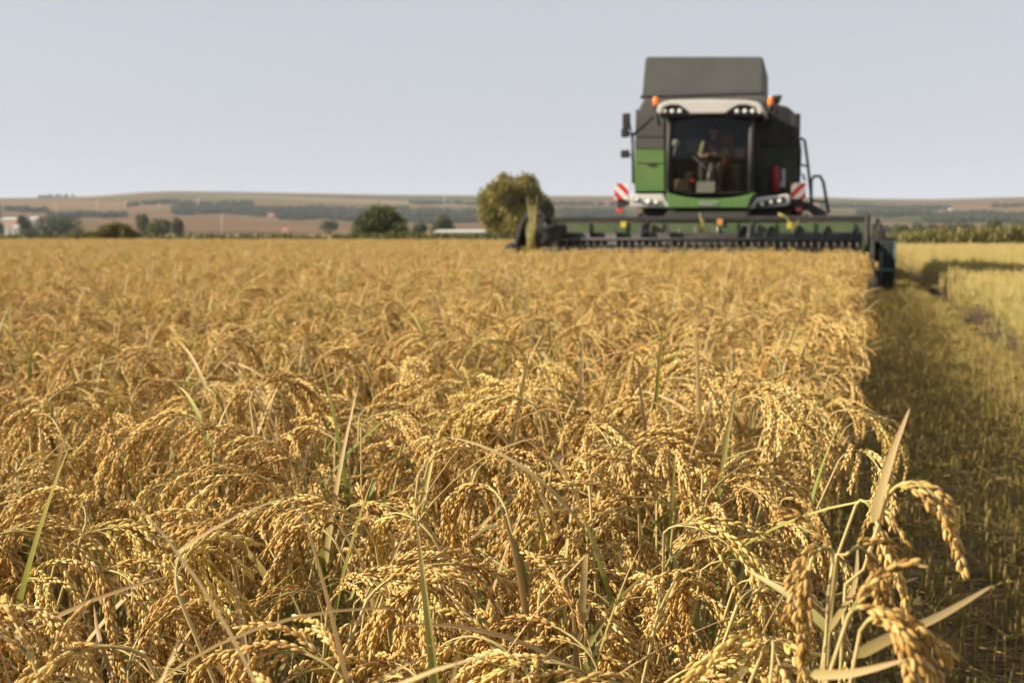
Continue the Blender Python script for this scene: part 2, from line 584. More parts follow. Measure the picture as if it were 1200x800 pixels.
def panicle_on_path(P, r, lod=0, nbr=9, brl=.070, spread=1.0, gl=.0081, dens=1.0, slim=1.0):
    """grain-laden panicle whose main axis is path P (world down is -Z)"""
    g = Geo()
    P = np.asarray(P); seg = np.linalg.norm(np.diff(P, axis=0), axis=1); cum = np.concatenate([[0], np.cumsum(seg)]); L = cum[-1]
    def pt(s):
        return np.array([np.interp(s * L, cum, P[:, k]) for k in range(3)])
    def tg(s):
        return nrm(pt(min(1, s + .03)) - pt(max(0, s - .03)))
    if lod < 2:
        v, q, al = path_tube(P, np.linspace(.0014, .0007, len(P)), 4)
        g.add(v, None, q, 1, .7 + .3 * al)
    V0, T0, Q0 = GT[lod]
    step = (.0029 if lod < 2 else .0062) / dens
    wid = .0034 if lod < 2 else .0064
    step, wid, gl = step * slim, wid * slim, gl * slim
    gl_ = gl if lod < 2 else gl * 1.35
    def grains(path, s0):
        path = np.asarray(path); sg = np.linalg.norm(np.diff(path, axis=0), axis=1); cm = np.concatenate([[0], np.cumsum(sg)])
        tot = cm[-1]; s = s0 * tot; k = r.random() * 6
        while s < tot:
            p = np.array([np.interp(s, cm, path[:, j]) for j in range(3)])
            p2 = np.array([np.interp(min(tot, s + .004), cm, path[:, j]) for j in range(3)])
            d = p2 - p
            d = nrm(d) if np.linalg.norm(d) > 1e-6 else nrm(path[-1] - path[-3])
            side = rot_about(nrm(np.cross(d, [.3, .5, .81])), d, k)
            k += 2.4 + r.normal() * .3
            dd = nrm(d + side * (.20 + .14 * r.random()) + np.array([0, 0, -.08]))
            o = p + side * .0012
            x = nrm(np.cross(dd, side)); y = np.cross(dd, x)
            sc = 1 + r.normal() * .07
            M = np.eye(4); M[:3, 0] = x * wid * sc; M[:3, 1] = y * wid * sc; M[:3, 2] = dd * gl_ * sc; M[:3, 3] = o
            g.add(V0, T0, Q0, 0, None, M)
            s += step * (1 + r.normal() * .12)
    for i in range(nbr):
        s = .03 + .82 * (i + r.random() * .6) / nbr
        b = pt(s); d0 = tg(s)
        side = rot_about(nrm(np.cross(d0, [.21, .63, .41])), d0, r.random() * 6.28)
        l = brl * (1.12 - .50 * s) * (1 + r.normal() * .12)
        d = nrm(d0 + side * (.20 + .16 * r.random()) * spread)
        path = [b]; n = 9
        for j in range(n):
            d = nrm(d + np.array([0, 0, -1.0]) * .17 + side * .006 * spread)
            path.append(path[-1] + d * l / n)
        if lod < 1:
            v, q, al = path_tube(path, .0006, 3)
            g.add(v, None, q, 1, .8 + .2 * al)
        grains(path, .16)
    grains([pt(x) for x in np.linspace(.55, 1, 10)], 0)
    return g

PAN_SPECS = []
for i in range(10):
    r = np.random.default_rng(100 + i)
    PAN_SPECS.append(dict(L=.120 + .055 * r.random(), a0=R(4 + 10 * r.random()), a1=R(138 + 38 * r.random() - (40 if i in (3, 7) else 0)), pw=.42 + .30 * r.random(), side=r.normal() * .35, nbr=int(9 + 3 * r.random()), brl=.075 + .028 * r.random(), sp=.6 + .7 * r.random()))

def make_panicle(i, lod):
    q = PAN_SPECS[i]; r = np.random.default_rng(500 + i)
    P = curve_bend(q['L'], q['a0'], q['a1'], 14, q['pw'], q['side'])
    return panicle_on_path(P, r, lod, q['nbr'], q['brl'], q['sp'], dens=1.0 if lod < 2 else .95)

STALKS = []
for i in range(6):
    r = np.random.default_rng(200 + i)
    P = curve_bend(.515 + .115 * i / 5 + .02 * r.random(), R(2 + 3 * r.random()), R(9 + 18 * r.random()), 9, 1.6)
    T = nrm(P[-1] - P[-2])
    x = nrm(np.array([T[2], 0, -T[0]])); M = np.eye(4); M[:3, 0] = x; M[:3, 1] = np.cross(T, x); M[:3, 2] = T; M[:3, 3] = P[-1]
    STALKS.append((P, M))

def make_stalk(i, n=5):
    g = Geo(); P, _ = STALKS[i]
    v, q, al = path_tube(P, np.linspace(.0026, .0015, len(P)), n)
    g.add(v, None, q, 1, al)
    return g

def leaf_geo(P, width, fold=.35, twist=0.0, n_up=None):
    """blade along path P with a shallow V section"""
    P = np.asarray(P); m = len(P); T = np.gradient(P, axis=0); V = []
    ref = np.array([0, 0, 1.0]) if abs(nrm(T[0])[2]) < .8 else np.array([-1.0, 0, 0])
    if n_up is not None: ref = np.array(n_up, float)
    for i in range(m):
        t = nrm(T[i]); s = i / (m - 1)
        ref = nrm(ref - t * np.dot(ref, t)); side = np.cross(t, ref)
        sd = rot_about(side, t, twist * s); up = np.cross(sd, t)
        w = width * min(1, (s / .10) ** .5 * .8 + .2) * (max(0, 1 - s) ** .62) * .5 + .0001
        V += [P[i] - sd * w + up * w * fold, P[i], P[i] + sd * w + up * w * fold]
    Q = [(i * 3 + k, i * 3 + k + 1, i * 3 + k + 4, i * 3 + k + 3) for i in range(m - 1) for k in (0, 1)]
    g = Geo(); g.add(np.array(V), None, np.array(Q), 2, np.repeat(np.linspace(0, 1, m), 3))
    return g

LEAFS = []
for i in range(12):
    r = np.random.default_rng(300 + i)
    L = .20 + .14 * r.random()
    if i < 4:      # erect flag leaf
        P = curve_bend(L * .95, R(5 + 12 * r.random()), R(14 + 30 * r.random()), 9, 1.4, r.normal() * .3); w = .0108
    elif i < 8:    # arching
        P = curve_bend(L * .95, R(18 + 20 * r.random()), R(60 + 45 * r.random()), 10, 1.1, r.normal() * .4); w = .0088
    elif i < 10:   # dry, cracked over
        a = curve_bend(L * .45, R(20), R(35), 5, 1, .1); b = curve_bend(L * .6, R(95 + 30 * r.random()), R(110), 5, 1, .4, a[-1], .5 * r.normal()); P = np.concatenate([a, b[1:]]); w = .0065
    else:          # nearly level straw blade
        P = curve_bend(L * 1.1, R(50 + 15 * r.random()), R(75 + 20 * r.random()), 9, 1, r.normal() * .3); w = .0060
    LEAFS.append((P, w, r.normal() * 1.2))

def make_leaf(i):
    P, w, tw = LEAFS[i]
    return leaf_geo(P, w, .35, tw)

MATS = [M_GRAIN, M_STALK, M_LEAF]
PAN = [[make_panicle(i, l) for i in range(10)] for l in range(3)]
STK = [make_stalk(i) for i in range(6)]
LEF = [make_leaf(i) for i in range(12)]

def zrot(a):
    M = np.eye(4); c, s = math.cos(a), math.sin(a); M[0, 0] = c; M[0, 1] = -s; M[1, 0] = s; M[1, 1] = c
    return M
def tr(x, y, z):
    M = np.eye(4); M[:3, 3] = (x, y, z); return M
def sc(k):
    M = np.eye(4) * k; M[3, 3] = 1; return M

def plant_spec(seed, edge=False):
    """one clump: list of (kind, variant, matrix in the plant's frame)"""
    r = np.random.default_rng(seed); out = []
    nt = 8
    for k in range(nt):
        az = 2 * math.pi * (k + r.random() * .8) / nt
        b = .012 + .035 * r.random()
        B = tr(b * math.cos(az), b * math.sin(az), -.01) @ zrot(az + r.normal() * .5) @ sc(1 + r.normal() * .035)
        si = int(r.integers(6)); P, E = STALKS[si]
        out.append(("stalk", si, B))
        pi = int(r.integers(10))
        out.append(("panicle", pi, B @ E @ zrot(r.normal() * .9) @ sc(1 + r.normal() * .07)))
        for q in range(1 if r.random() < .62 else 2):
            u = r.random()
            li = int(r.integers(0, 4)) if u < .24 else int(r.integers(4, 8)) if u < .60 else int(r.integers(8, 12))
            h = .52 + .36 * r.random() if li < 4 else .42 + .5 * r.random()
            j = h * (len(P) - 1); j0 = int(j); pt_ = P[j0] + (P[min(j0 + 1, len(P) - 1)] - P[j0]) * (j - j0)
            s_ = .8 + .35 * r.random() if li < 4 else .8 + .4 * r.random()
            out.append(("leaf", li, B @ tr(*pt_) @ zrot(r.random() * 6.28) @ sc(s_)))
    for q in range(3):                      # low leaves inside the clump
        out.append(("leaf", int(r.integers(4, 8)), zrot(r.random() * 6.28) @ tr(.02, 0, .12 + .18 * r.random()) @ sc(.9 + .3 * r.random())))
    return out

SPECS = [plant_spec(900 + i) for i in range(12)]

def baked(spec, lod):
    g = Geo()
    for kind, v, M in spec:
        if lod == 2 and kind == "stalk": continue
        g.merge({"panicle": PAN[lod], "stalk": STK, "leaf": LEF}[kind][v], M)
    return g

# ---- where the clumps stand
FIELD_FAR = 46.0
HEAD_Y = 20.0
def edge_x(y):
    return .015 + .03 * math.sin(y * 1.3) + .03 * math.sin(y * .37 + 2) + .05 * min(1, max(0, y - 3) / 6)
def crop_x(y):
    return edge_x(y) - .20 - .03 * max(0, 1 - max(y, 0) / 12) - .12 * max(0, 1 - max(y, 0) / 2.2)
plants = []
def scatter_field():
    y = -1.0
    while y < FIELD_FAR:
        st = .192 if y < 9 else (.205 if y < 22 else .26)
        x = edge_x(y) - .05
        xl = -(.86 * max(y, 0) + 3.2)
        while x > xl:
            px, py = x + rng.normal() * .045, y + rng.normal() * .05
            x -= st
            lim = crop_x(py)
            if px > lim: px = lim - .05 * rng.random()
            if px > -5.62 and py > HEAD_Y + .35 - .02 * rng.random(): continue
            if math.hypot(px, py) < .40 or (py < .15 and math.hypot(px, py) < .8): continue
            plants.append((px, py))
        y += st
scatter_field()
plants = np.array(plants)
fwd = np.array([-math.sin(YAW), math.cos(YAW)]); rgt = np.array([math.cos(YAW), math.sin(YAW)])
dep = plants @ fwd; lat = plants @ rgt
inview = (dep > .25) & (np.abs(lat) < dep * .4167 + .12)
order = np.argsort(np.where(inview, dep, 1e6))
near_ids = [int(i) for i in order[:290]]
near_set = set(near_ids)

# protos: every part mesh once, shared by all the copies
ME = {("panicle", i): PAN[0][i].mesh("panicle", MATS) for i in range(10)}
ME.update({("stalk", i): STK[i].mesh("stalk", MATS) for i in range(6)})
ME.update({("leaf", i): LEF[i].mesh("leaf", MATS) for i in range(12)})

def make_plant(spec):
    root = empty("rice_plant", (0, 0, 0))
    for kind, v, M in spec:
        o = bpy.data.objects.new(kind, ME[(kind, v)])
        COL.objects.link(o)
        o.parent = root
        o.matrix_local = Matrix(M.tolist())
    return root

def copy_plant(root):
    c = root.copy(); COL.objects.link(c)
    for ch in root.children:
        d = ch.copy(); COL.objects.link(d); d.parent = c
    return c

protos = [None] * 12
for n_, i in enumerate(near_ids):
    k = n_ % 12
    if protos[k] is None:
        o = protos[k] = make_plant(SPECS[k])
    else:
        o = copy_plant(protos[k])
    x, y = plants[i]
    o.location = (x, y, ground_z(x, y))
    o.rotation_euler = (rng.normal() * .04, rng.normal() * .04, rng.random() * 6.28)
    s_ = float(np.clip(1 + rng.normal() * .035, .9, 1.08)); o.scale = (s_, s_, s_)
    at_edge = x > crop_x(y) - .17
    if at_edge:
        tag(o, "ripe rice plant on the cut edge of the crop, leaning over the shaded stubble", "rice plant", "rice plants along the cut edge")
        o.rotation_euler = (rng.normal() * .05, .05 + .05 * rng.random(), rng.random() * 6.28)
    else:
        tag(o, "ripe golden rice plant with bowed grain heads inside the nearby standing crop", "rice plant", "rice plants inside the nearby crop")

def scatter(name, P, rot, scl, idx, lod, sources, label, cat=None):
    """one object drawing copies of its own source geometry on points (nobody could count them)"""
    me = bpy.data.meshes.new(name)
    me.vertices.add(len(P)); me.vertices.foreach_set("co", np.asarray(P, np.float32).ravel())
    for nm, ty, key, val in (("rot", 'FLOAT_VECTOR', "vector", rot), ("scl", 'FLOAT', "value", scl), ("idx", 'INT', "value", idx), ("lod", 'INT', "value", lod)):
        a = me.attributes.new(nm, ty, 'POINT'); a.data.foreach_set(key, np.asarray(val, np.int32 if ty == 'INT' else np.float32).ravel())
    o = put(name, me)
    ng = bpy.data.node_groups.new(name, 'GeometryNodeTree')
    ng.interface.new_socket("Geometry", in_out='INPUT', socket_type='NodeSocketGeometry')
    ng.interface.new_socket("Geometry", in_out='OUTPUT', socket_type='NodeSocketGeometry')
    N, L = ng.nodes, ng.links
    gi, go = N.new("NodeGroupInput"), N.new("NodeGroupOutput")
    join = N.new("GeometryNodeJoinGeometry")
    def attr(nm, ty):
        a = N.new("GeometryNodeInputNamedAttribute"); a.data_type = ty; a.inputs["Name"].default_value = nm
        return a.outputs["Attribute"]
    for k, src in enumerate(sources):
        g2i = N.new("GeometryNodeGeometryToInstance")
        for me_s in src:
            so = bpy.data.objects.new(me_s.name, me_s)
            oi = N.new("GeometryNodeObjectInfo"); oi.inputs["Object"].default_value = so
            L.new(oi.outputs["Geometry"], g2i.inputs[0])
        ip = N.new("GeometryNodeInstanceOnPoints")
        cmp_ = N.new("FunctionNodeCompare"); cmp_.data_type = 'INT'; cmp_.operation = 'EQUAL'
        ii = [s for s in cmp_.inputs if s.type == 'INT']
        L.new(attr("lod", 'INT'), ii[0]); ii[1].default_value = k
        L.new(gi.outputs[0], ip.inputs["Points"]); L.new(cmp_.outputs[0], ip.inputs["Selection"])
        L.new(g2i.outputs[0], ip.inputs["Instance"]); ip.inputs["Pick Instance"].default_value = True
        L.new(attr("idx", 'INT'), ip.inputs["Instance Index"])
        L.new(attr("rot", 'FLOAT_VECTOR'), ip.inputs["Rotation"]); L.new(attr("scl", 'FLOAT'), ip.inputs["Scale"])
        L.new(ip.outputs[0], join.inputs[0])
    L.new(join.outputs[0], go.inputs[0])
    md = o.modifiers.new("scatter", 'NODES'); md.node_group = ng
    tag(o, label, cat, kind="stuff")
    return o

ids = np.array([i for i in range(len(plants)) if i not in near_set])
PP = np.array([(plants[i][0], plants[i][1], 0) for i in ids])
dd = dep[ids]
lod = np.where(dd < 9, 0, 1)
nn = len(ids)
sclv = np.clip(1 + rng.normal(size=nn) * .035, .9, 1.08) * np.where(dd > 22, 1.03, 1)
rotv = np.stack([rng.normal(size=nn) * .05, rng.normal(size=nn) * .05, rng.random(nn) * 6.28], 1)
MID = [baked(s, 1).mesh("rice_plant", MATS) for s in SPECS[:10]]
FAR = [baked(s, 2).mesh("rice_plant", MATS) for s in SPECS[:10]]
scatter("rice_crop", PP, rotv, sclv, rng.integers(0, 10, nn), lod, [MID, FAR], "ripe golden rice crop standing thick out to the far edge of the field", "rice crop")
print("rice plants", len(plants), "near", len(near_ids), "max near depth", dep[near_ids].max())

# ------------------------------------------------------------------ cut stubble
def mk_stub(name, light_tint):
    t = NT(name)
    uv = t.n("UVMap").outputs[0]
    s = t.n("SeparateXYZ"); t.l(uv, s.inputs[0])
    isl = t.n("NewGeometry").outputs["Random Per Island"]
    ob = t.n("ObjectInfo").outputs["Random"]
    g = t.ramp(s.outputs[1], [(0, (.20, .17, .055)), (.5, (.36, .32, .10)), (1, (.55, .45, .18))])
    d = t.ramp(isl, [(0, (.17, .20, .05)), (.14, (.30, .27, .085)), (.4, (.44, .34, .135)), (1, (.54, .42, .19))])
    c = t.mix(.55, g, d)
    c = t.mix(1.0, c, t.ramp(ob, [(0, (.85, .95, .7)), (.5, (1, 1, 1)), (1, (1.05, .95, .85))]), 'MULTIPLY')
    c = t.mix(1.0, c, light_tint, 'MULTIPLY')
    return plant_mat(name, c, t, .18, .7, .15)
M_STUB = mk_stub("shaded_stubble", (.76, .71, .62, 1))  # darker copy: the crop's shadow mixed into the stubble colour
M_STUB_TALL = mk_stub("sunlit_stubble", (1.10, 1.08, 1.10, 1))  # lighter copy: sunlight mixed into the same stubble colour

def stub_tuft(seed, hmin, hmax, n, leafy, spread=.075):
    r = np.random.default_rng(seed); g = Geo()
    for k in range(n):
        a, d = r.random() * 6.28, spread * math.sqrt(r.random())
        h = hmin + (hmax - hmin) * r.random(); ln = r.normal() * .14; az = r.random() * 6.28
        b = np.array([d * math.cos(a), d * math.sin(a), -.02]); tp = b + np.array([math.sin(ln) * math.cos(az) * h, math.sin(ln) * math.sin(az) * h, h + .02])
        v, q, al = path_tube([b, (b + tp) / 2, tp], [.0030, .0026, .0024], 4)
        g.add(v, None, q, 0, al)
    for k in range(leafy):
        P = curve_bend(.07 + .12 * r.random(), R(8 + 25 * r.random()), R(25 + 80 * r.random()), 5, 1, r.normal() * .5, (r.normal() * spread * .6, r.normal() * spread * .6, 0.01), r.random() * 6.28)
        l = leaf_geo(P, .006, .3, r.normal())
        l.qm = [np.zeros_like(m) for m in l.qm]
        g.merge(l)
    for k in range(4):                        # cut straw lying about
        a = r.random() * 6.28; L_ = .05 + .20 * r.random(); o = np.array([r.normal() * .07, r.normal() * .07, .006 + .03 * r.random()])
        v, q, al = path_tube([o, o + np.array([math.cos(a), math.sin(a), .12 * r.normal()]) * L_], .0019, 3)
        g.add(v, None, q, 0, .6 + .4 * al)
    return g
SHORT = [stub_tuft(40 + i, .04, .095, 7, 1).mesh("stubble", [M_STUB]) for i in range(8)]
TALL = [stub_tuft(60 + i, .13, .24, 12, 9, .085).mesh("stubble", [M_STUB_TALL]) for i in range(8)]
sp, sl = [], []
y = -1.2
while y < 71:
    st = .11 if y < 14 else (.15 if y < 30 else .22)
    x = crop_x(y) - .08 if y < HEAD_Y + .5 else -9.0
    if y > 31: x = -3
    while x < .33 * max(y, 0) + 2.2:
        px, py = x + rng.normal() * .03, y + rng.normal() * .03
        x += st
        d = px - rut_x(py)
        if abs(d) < .27 + .06 * noise.noise(Vector((px * 3, py * 3, 0))) and rng.random() < .96: continue
        if py > 27 and -4.3 < px < -1 and False: continue
        if noise.noise(Vector((px * 2.2, py * 1.9, 9))) > .50: continue
        sp.append((px, py, ground_z(px, py))); sl.append(1 if d > 0 else 0)
    y += st
sp = np.array(sp); m = len(sp)
fs = np.where(sp[:, 1] > 14, 1.35, 1.0) * np.where(sp[:, 1] > 30, 1.25, 1.0) * (1 + rng.normal(size=m) * .10)
scatter("stubble", sp, np.stack([rng.normal(size=m) * .08, rng.normal(size=m) * .08, rng.random(m) * 6.28], 1), fs, rng.integers(0, 8, m), np.array(sl), [SHORT, TALL], "cut rice stubble beside the standing crop, short near it and taller beyond the rut", "stubble")

# ------------------------------------------------------------------ trees, bushes, far banks, buildings, poles
def leaf_mat(name, cols, trans=.25):
    t = NT(name)
    isl = t.n("NewGeometry").outputs["Random Per Island"]
    co = t.n("TexCoord").outputs["Object"]
    a = t.ramp(isl, [(i / (len(cols) - 1), c) for i, c in enumerate(cols)])
    n = t.noise(.7, 3, co)
    c = t.mix(1.0, a, t.ramp(n, [(.3, (.65, .70, .60)), (.7, (1.25, 1.15, 1.0))]), 'MULTIPLY')
    return plant_mat(name, c, t, trans, .6, .2)
M_WILLOW = leaf_mat("willow_leaf", [(.16, .155, .045), (.25, .22, .065), (.34, .28, .095)], .34)
M_BUSH = leaf_mat("bush_leaf", [(.055, .075, .024), (.090, .105, .036), (.135, .14, .048)])
M_OLIVE = leaf_mat("olive_leaf", [(.10, .105, .03), (.14, .135, .04), (.18, .16, .055)])
M_BLUE = leaf_mat("far_leaf", [(.055, .068, .034), (.080, .090, .045), (.11, .115, .055)])
M_RUST = leaf_mat("rust_leaf", [(.15, .085, .035), (.21, .13, .055), (.25, .17, .08)])
M_REED = leaf_mat("reed_leaf", [(.12, .125, .04), (.19, .175, .065), (.29, .24, .11)])
t_ = NT("bark"); t_.l(t_.ramp(t_.noise(9, 5, t_.n("TexCoord").outputs["Object"]), [(.3, (.06, .045, .03)), (.7, (.15, .12, .085))]), t_.b.inputs["Base Color"]); t_.b.inputs["Roughness"].default_value = .95
M_BARK = t_.m

def leaf_cloud(lobes, n, size, seed, hang=0.0, shell=.55):
    """n leaf-sized quads spread through the volume of the lobes (centre, radii)"""
    r = np.random.default_rng(seed)
    vol = np.array([b[0] * b[1] * b[2] for _, b in lobes]) ** .75
    pick = r.choice(len(lobes), n, p=vol / vol.sum())
    C = np.array([l[0] for l in lobes])[pick]; A = np.array([l[1] for l in lobes])[pick]
    d = r.normal(size=(n, 3)); d /= np.linalg.norm(d, axis=1)[:, None]
    rad = (shell + (1 - shell) * r.random(n)) ** .8 * (1 + r.normal(size=n) * .13)
    # clumps: gather leaves towards twigs so gaps show
    k = max(12, n // 40); tw = r.normal(size=(k, 3)); tw /= np.linalg.norm(tw, axis=1)[:, None]
    d = d * .55 + tw[r.integers(0, k, n)] * .6; d /= np.linalg.norm(d, axis=1)[:, None]
    P = C + d * A * rad[:, None]
    u = r.normal(size=(n, 3)); u[:, 2] -= hang; u /= np.linalg.norm(u, axis=1)[:, None]
    w = np.cross(u, r.normal(size=(n, 3))); w /= np.linalg.norm(w, axis=1)[:, None]
    s = size * (.6 + .8 * r.random(n))[:, None]
    V = np.stack([P - u * s, P + w * s * .42, P + u * s, P - w * s * .42], 1).reshape(-1, 3)
    return V, np.arange(4 * n).reshape(n, 4)

def tree(name, label, cat, x, y, w, h, mat, seed, n=3500, size=.11, trunk=.22, hang=0.0, nl=9, base=0.0, group=None, px_lobes=None):
    r = np.random.default_rng(seed)
    gz = ground_level(x, y)
    root = empty(name, (x, y, gz), label, cat, group)
    cb = h * trunk
    lobes = []
    for k in range(nl):
        a = 6.28 * k / nl + r.random(); rr = (.16 + .34 * r.random()) * w * .62
        zz = cb * .7 + (h - cb * .7) * (.22 + .56 * r.random())
        s = w * (.19 + .11 * r.random())
        lobes.append(((x + math.cos(a) * rr, y + math.sin(a) * rr, gz + zz), (s, s, s * min(1.2, .9 * (h - cb) / w + .15))))
    lobes.append(((x, y, gz + cb + (h - cb) * .45), (w * .33, w * .33, (h - cb) * .48)))
    if px_lobes:
        lobes = []
        for lx, ly, lr in px_lobes:
            yy = y + r.normal() * w * .12; q = at(lx, ly, yy); rr = lr * Vector((q.x, q.y, 0)).dot(_f) / FPX
            lobes.append(((q.x, q.y, q.z), (rr, rr, rr)))
    V, F = leaf_cloud(lobes, n, size, seed, hang)
    V[:, 2] = np.maximum(V[:, 2], gz + base)
    put("crown", mesh_np("crown", V, [F], [mat], smooth=False), root)
    bm = BM()
    tr_ = max(.03, w * .035)
    tube(bm, [(x, y, gz - .1), (x + .03 * w, y, gz + cb), (x + .02 * w, y + .02 * w, gz + h * .6)], [tr_, tr_ * .8, tr_ * .25], 8)
    for k in range(6):
        c = lobes[k % len(lobes)][0]; z0 = gz + cb * (.7 + .12 * k)
        tube(bm, [(x + .02 * w, y, z0), ((x + c[0]) / 2, (y + c[1]) / 2, (z0 + c[2]) / 2 + .05 * h), c], [tr_ * .5, tr_ * .35, tr_ * .1], 5)
    obj("trunk", bm, M_BARK, root)
    return root

def ground_level(x, y):
    d = math.hypot(x, y)
    return max(-.0, hill_z(math.atan2(x, y), d)) if d > 620 else 0.0

def tree_px(name, label, cat, xc, wpx, ytop, Y, mat, seed, **kw):
    """a tree as the photo shows it: centre column, width and top row, at distance Y"""
    p = at(xc, ytop, Y); dist = Vector((p.x, p.y, 0)).dot(_f)
    return tree(name, label, cat, p.x, p.y, wpx * dist / FPX, p.z - ground_level(p.x, p.y), mat, seed, **kw)

tree_px("willow_tree", "large olive yellow willow standing behind one end of the harvester's cutting table", "tree", 600, 82, 203, 92, M_WILLOW, 3, n=11000, size=.17, trunk=.12, hang=.5, px_lobes=[(574, 236, 16), (584, 225, 15), (590, 214, 11), (604, 222, 15), (617, 217, 14), (624, 232, 14), (600, 244, 24), (574, 252, 15), (612, 256, 20), (596, 266, 20), (580, 268, 12), (612, 274, 18)])
tree_px("willow_tree", "shaded side of the large olive yellow willow, its shade given by dark green leaves", "tree", 634, 40, 226, 95, M_BUSH, 33, n=4500, size=.16, trunk=.1, hang=.5, px_lobes=[(630, 236, 11), (637, 246, 13), (640, 260, 12), (626, 254, 14), (632, 270, 15), (644, 270, 9)])  # second crown: the willow's shaded side painted in darker leaf colour
tree_px("round_bush", "round dark green bush standing alone beyond the crop in mid field", "bush", 446, 66, 242, 78, M_BUSH, 5, n=7500, size=.12, trunk=.06, px_lobes=[(446, 258, 17), (430, 264, 15), (462, 264, 15), (440, 254, 13), (454, 255, 13), (424, 272, 12), (468, 273, 12), (446, 272, 20)])
tree_px("round_bush", "low wide olive bush at the crop's far edge below the poles", "bush", 135, 50, 261, 48, M_OLIVE, 6, n=4500, size=.065, trunk=.04, px_lobes=[(136, 271, 10), (124, 274, 10), (148, 274, 10), (116, 278, 8), (155, 278, 8), (140, 269, 8), (130, 270, 8)])
G = "hazy trees on the plain beyond the crop"
tree_px("plain_tree", "broad blue green tree beside the white farm buildings", "tree", 68, 54, 252, 330, M_BLUE, 7, n=2600, size=.45, trunk=.1, nl=9, group=G)
tree_px("plain_tree", "thin grey tree between the white farm sheds", "tree", 27, 18, 250, 350, M_BLUE, 8, n=1200, size=.4, trunk=.2, nl=6, group=G)
tree_px("plain_tree", "slim grey green tree just behind the low olive bush", "tree", 167, 18, 251, 260, M_BLUE, 9, n=1200, size=.3, trunk=.15, nl=6, group=G)
tree_px("plain_tree", "rounded olive tree beside the slim grey green one", "tree", 189, 34, 256, 240, M_BUSH, 10, n=2000, size=.3, trunk=.1, nl=8, group=G)
tree_px("plain_tree", "dark hazy tree at the end of the group by the low olive bush", "tree", 208, 18, 253, 270, M_BLUE, 11, n=1200, size=.3, trunk=.15, nl=6, group=G)
tree_px("plain_tree", "dim green tree in front of the long pale greenhouse", "tree", 518, 32, 253, 210, M_BLUE, 12, n=2000, size=.25, trunk=.1, nl=7, group=G)
tree_px("plain_tree", "small dull tree between the round bush and the greenhouse tree", "tree", 492, 20, 262, 220, M_BLUE, 13, n=1000, size=.25, trunk=.1, nl=6, group=G)
tree_px("plain_tree", "little dark tree near the red roofed hut on the plain", "tree", 385, 26, 258, 400, M_BLUE, 14, n=900, size=.45, trunk=.1, nl=6, group=G)
tree_px("rust_bush", "rust brown bush rising out of the reed bank beyond the stubble", "bush", 1106, 26, 262, 76, M_RUST, 15, n=1600, size=.09, trunk=.1, nl=6)
GR = "hazy trees behind the reed bank"
for k, (xc, wp, yt, Y, lab) in enumerate([
        (1058, 26, 264, 150, "low dark tree right behind the harvester's crop divider"),
        (1082, 20, 267, 160, "small hazy tree between the divider and the rust brown bush"),
        (1136, 30, 266, 170, "wide low hazy tree next to the rust brown bush"),
        (1166, 24, 256, 180, "tallest blue green tree behind the reed bank"),
        (1186, 26, 264, 170, "hazy tree in the gap after the tallest blue green one"),
        (1212, 34, 259, 175, "dark tree at the far end of the reed bank"),
        (1250, 40, 262, 185, "broad tree past the end of the reed bank")]):
    tree_px("plain_tree", lab, "tree", xc, wp, yt, Y, M_BLUE, 20 + k, n=1500, size=.2, trunk=.1, nl=7, group=GR)

M_BANK = leaf_mat('bank_leaf', [(.055, .07, .02), (.085, .095, .03), (.13, .125, .045)])
def bank_strip(name, label, cat, x0, x1, yfun, hmin, hmax, depth, n, mat, size, seed, tall=1.0):
    r = np.random.default_rng(seed)
    x = x0 + (x1 - x0) * r.random(n); y = np.array([yfun(q) for q in x]) + depth * r.random(n)
    hh = np.array([hmin + (hmax - hmin) * (.5 + .5 * noise.noise(Vector((q * .28, w * .2, seed)))) for q, w in zip(x, y)])
    z = hh * r.random(n) ** .7
    P = np.stack([x, y, z], 1)
    u = r.normal(size=(n, 3)) * .45; u[:, 2] += tall; u /= np.linalg.norm(u, axis=1)[:, None]
    w = np.cross(u, r.normal(size=(n, 3))); w /= np.linalg.norm(w, axis=1)[:, None]
    s = size * (.6 + .8 * r.random(n))[:, None]
    V = np.stack([P - u * s, P + w * s * .25, P + u * s, P - w * s * .25], 1).reshape(-1, 3)
    V[:, 2] = np.maximum(V[:, 2], -.02)
    return tag(put(name, mesh_np(name, V, [np.arange(4 * n).reshape(n, 4)], [mat], smooth=False)), label, cat, kind="stuff")

bank_strip("bank_weeds", "dark green weeds on the low bank along the crop's far edge", "weeds", -62, -3, lambda x: 49.5, .55, 1.04, 4, 26000, M_BANK, .17, 4)
bank_strip("reeds", "olive and straw coloured reed bank beyond the bright stubble", "reeds", -3, 34, lambda x: 72, .55, 1.45, 5, 22000, M_REED, .22, 5, 1.4)

M_WALL = paint("whitewash", (.34, .31, .28), .8, 0, .3, (.40, .34, .26), .8)
M_ROOF = paint("roof_tile", (.34, .15, .085), .85, 0, .3, (.25, .18, .12), .8)
M_GREYR = paint("grey_roof", (.42, .42, .42), .7, 0, .2, (.35, .3, .25), .8)
M_DARK = paint("dark_opening", (.03, .03, .035), .5, 0, .1)
M_POLY = paint("greenhouse_sheet", (.40, .39, .35), .4, 0, .3, (.5, .46, .38), .3)
M_BRICK = paint("clay_wall", (.42, .22, .14), .9, 0, .3, (.3, .2, .14), .8)

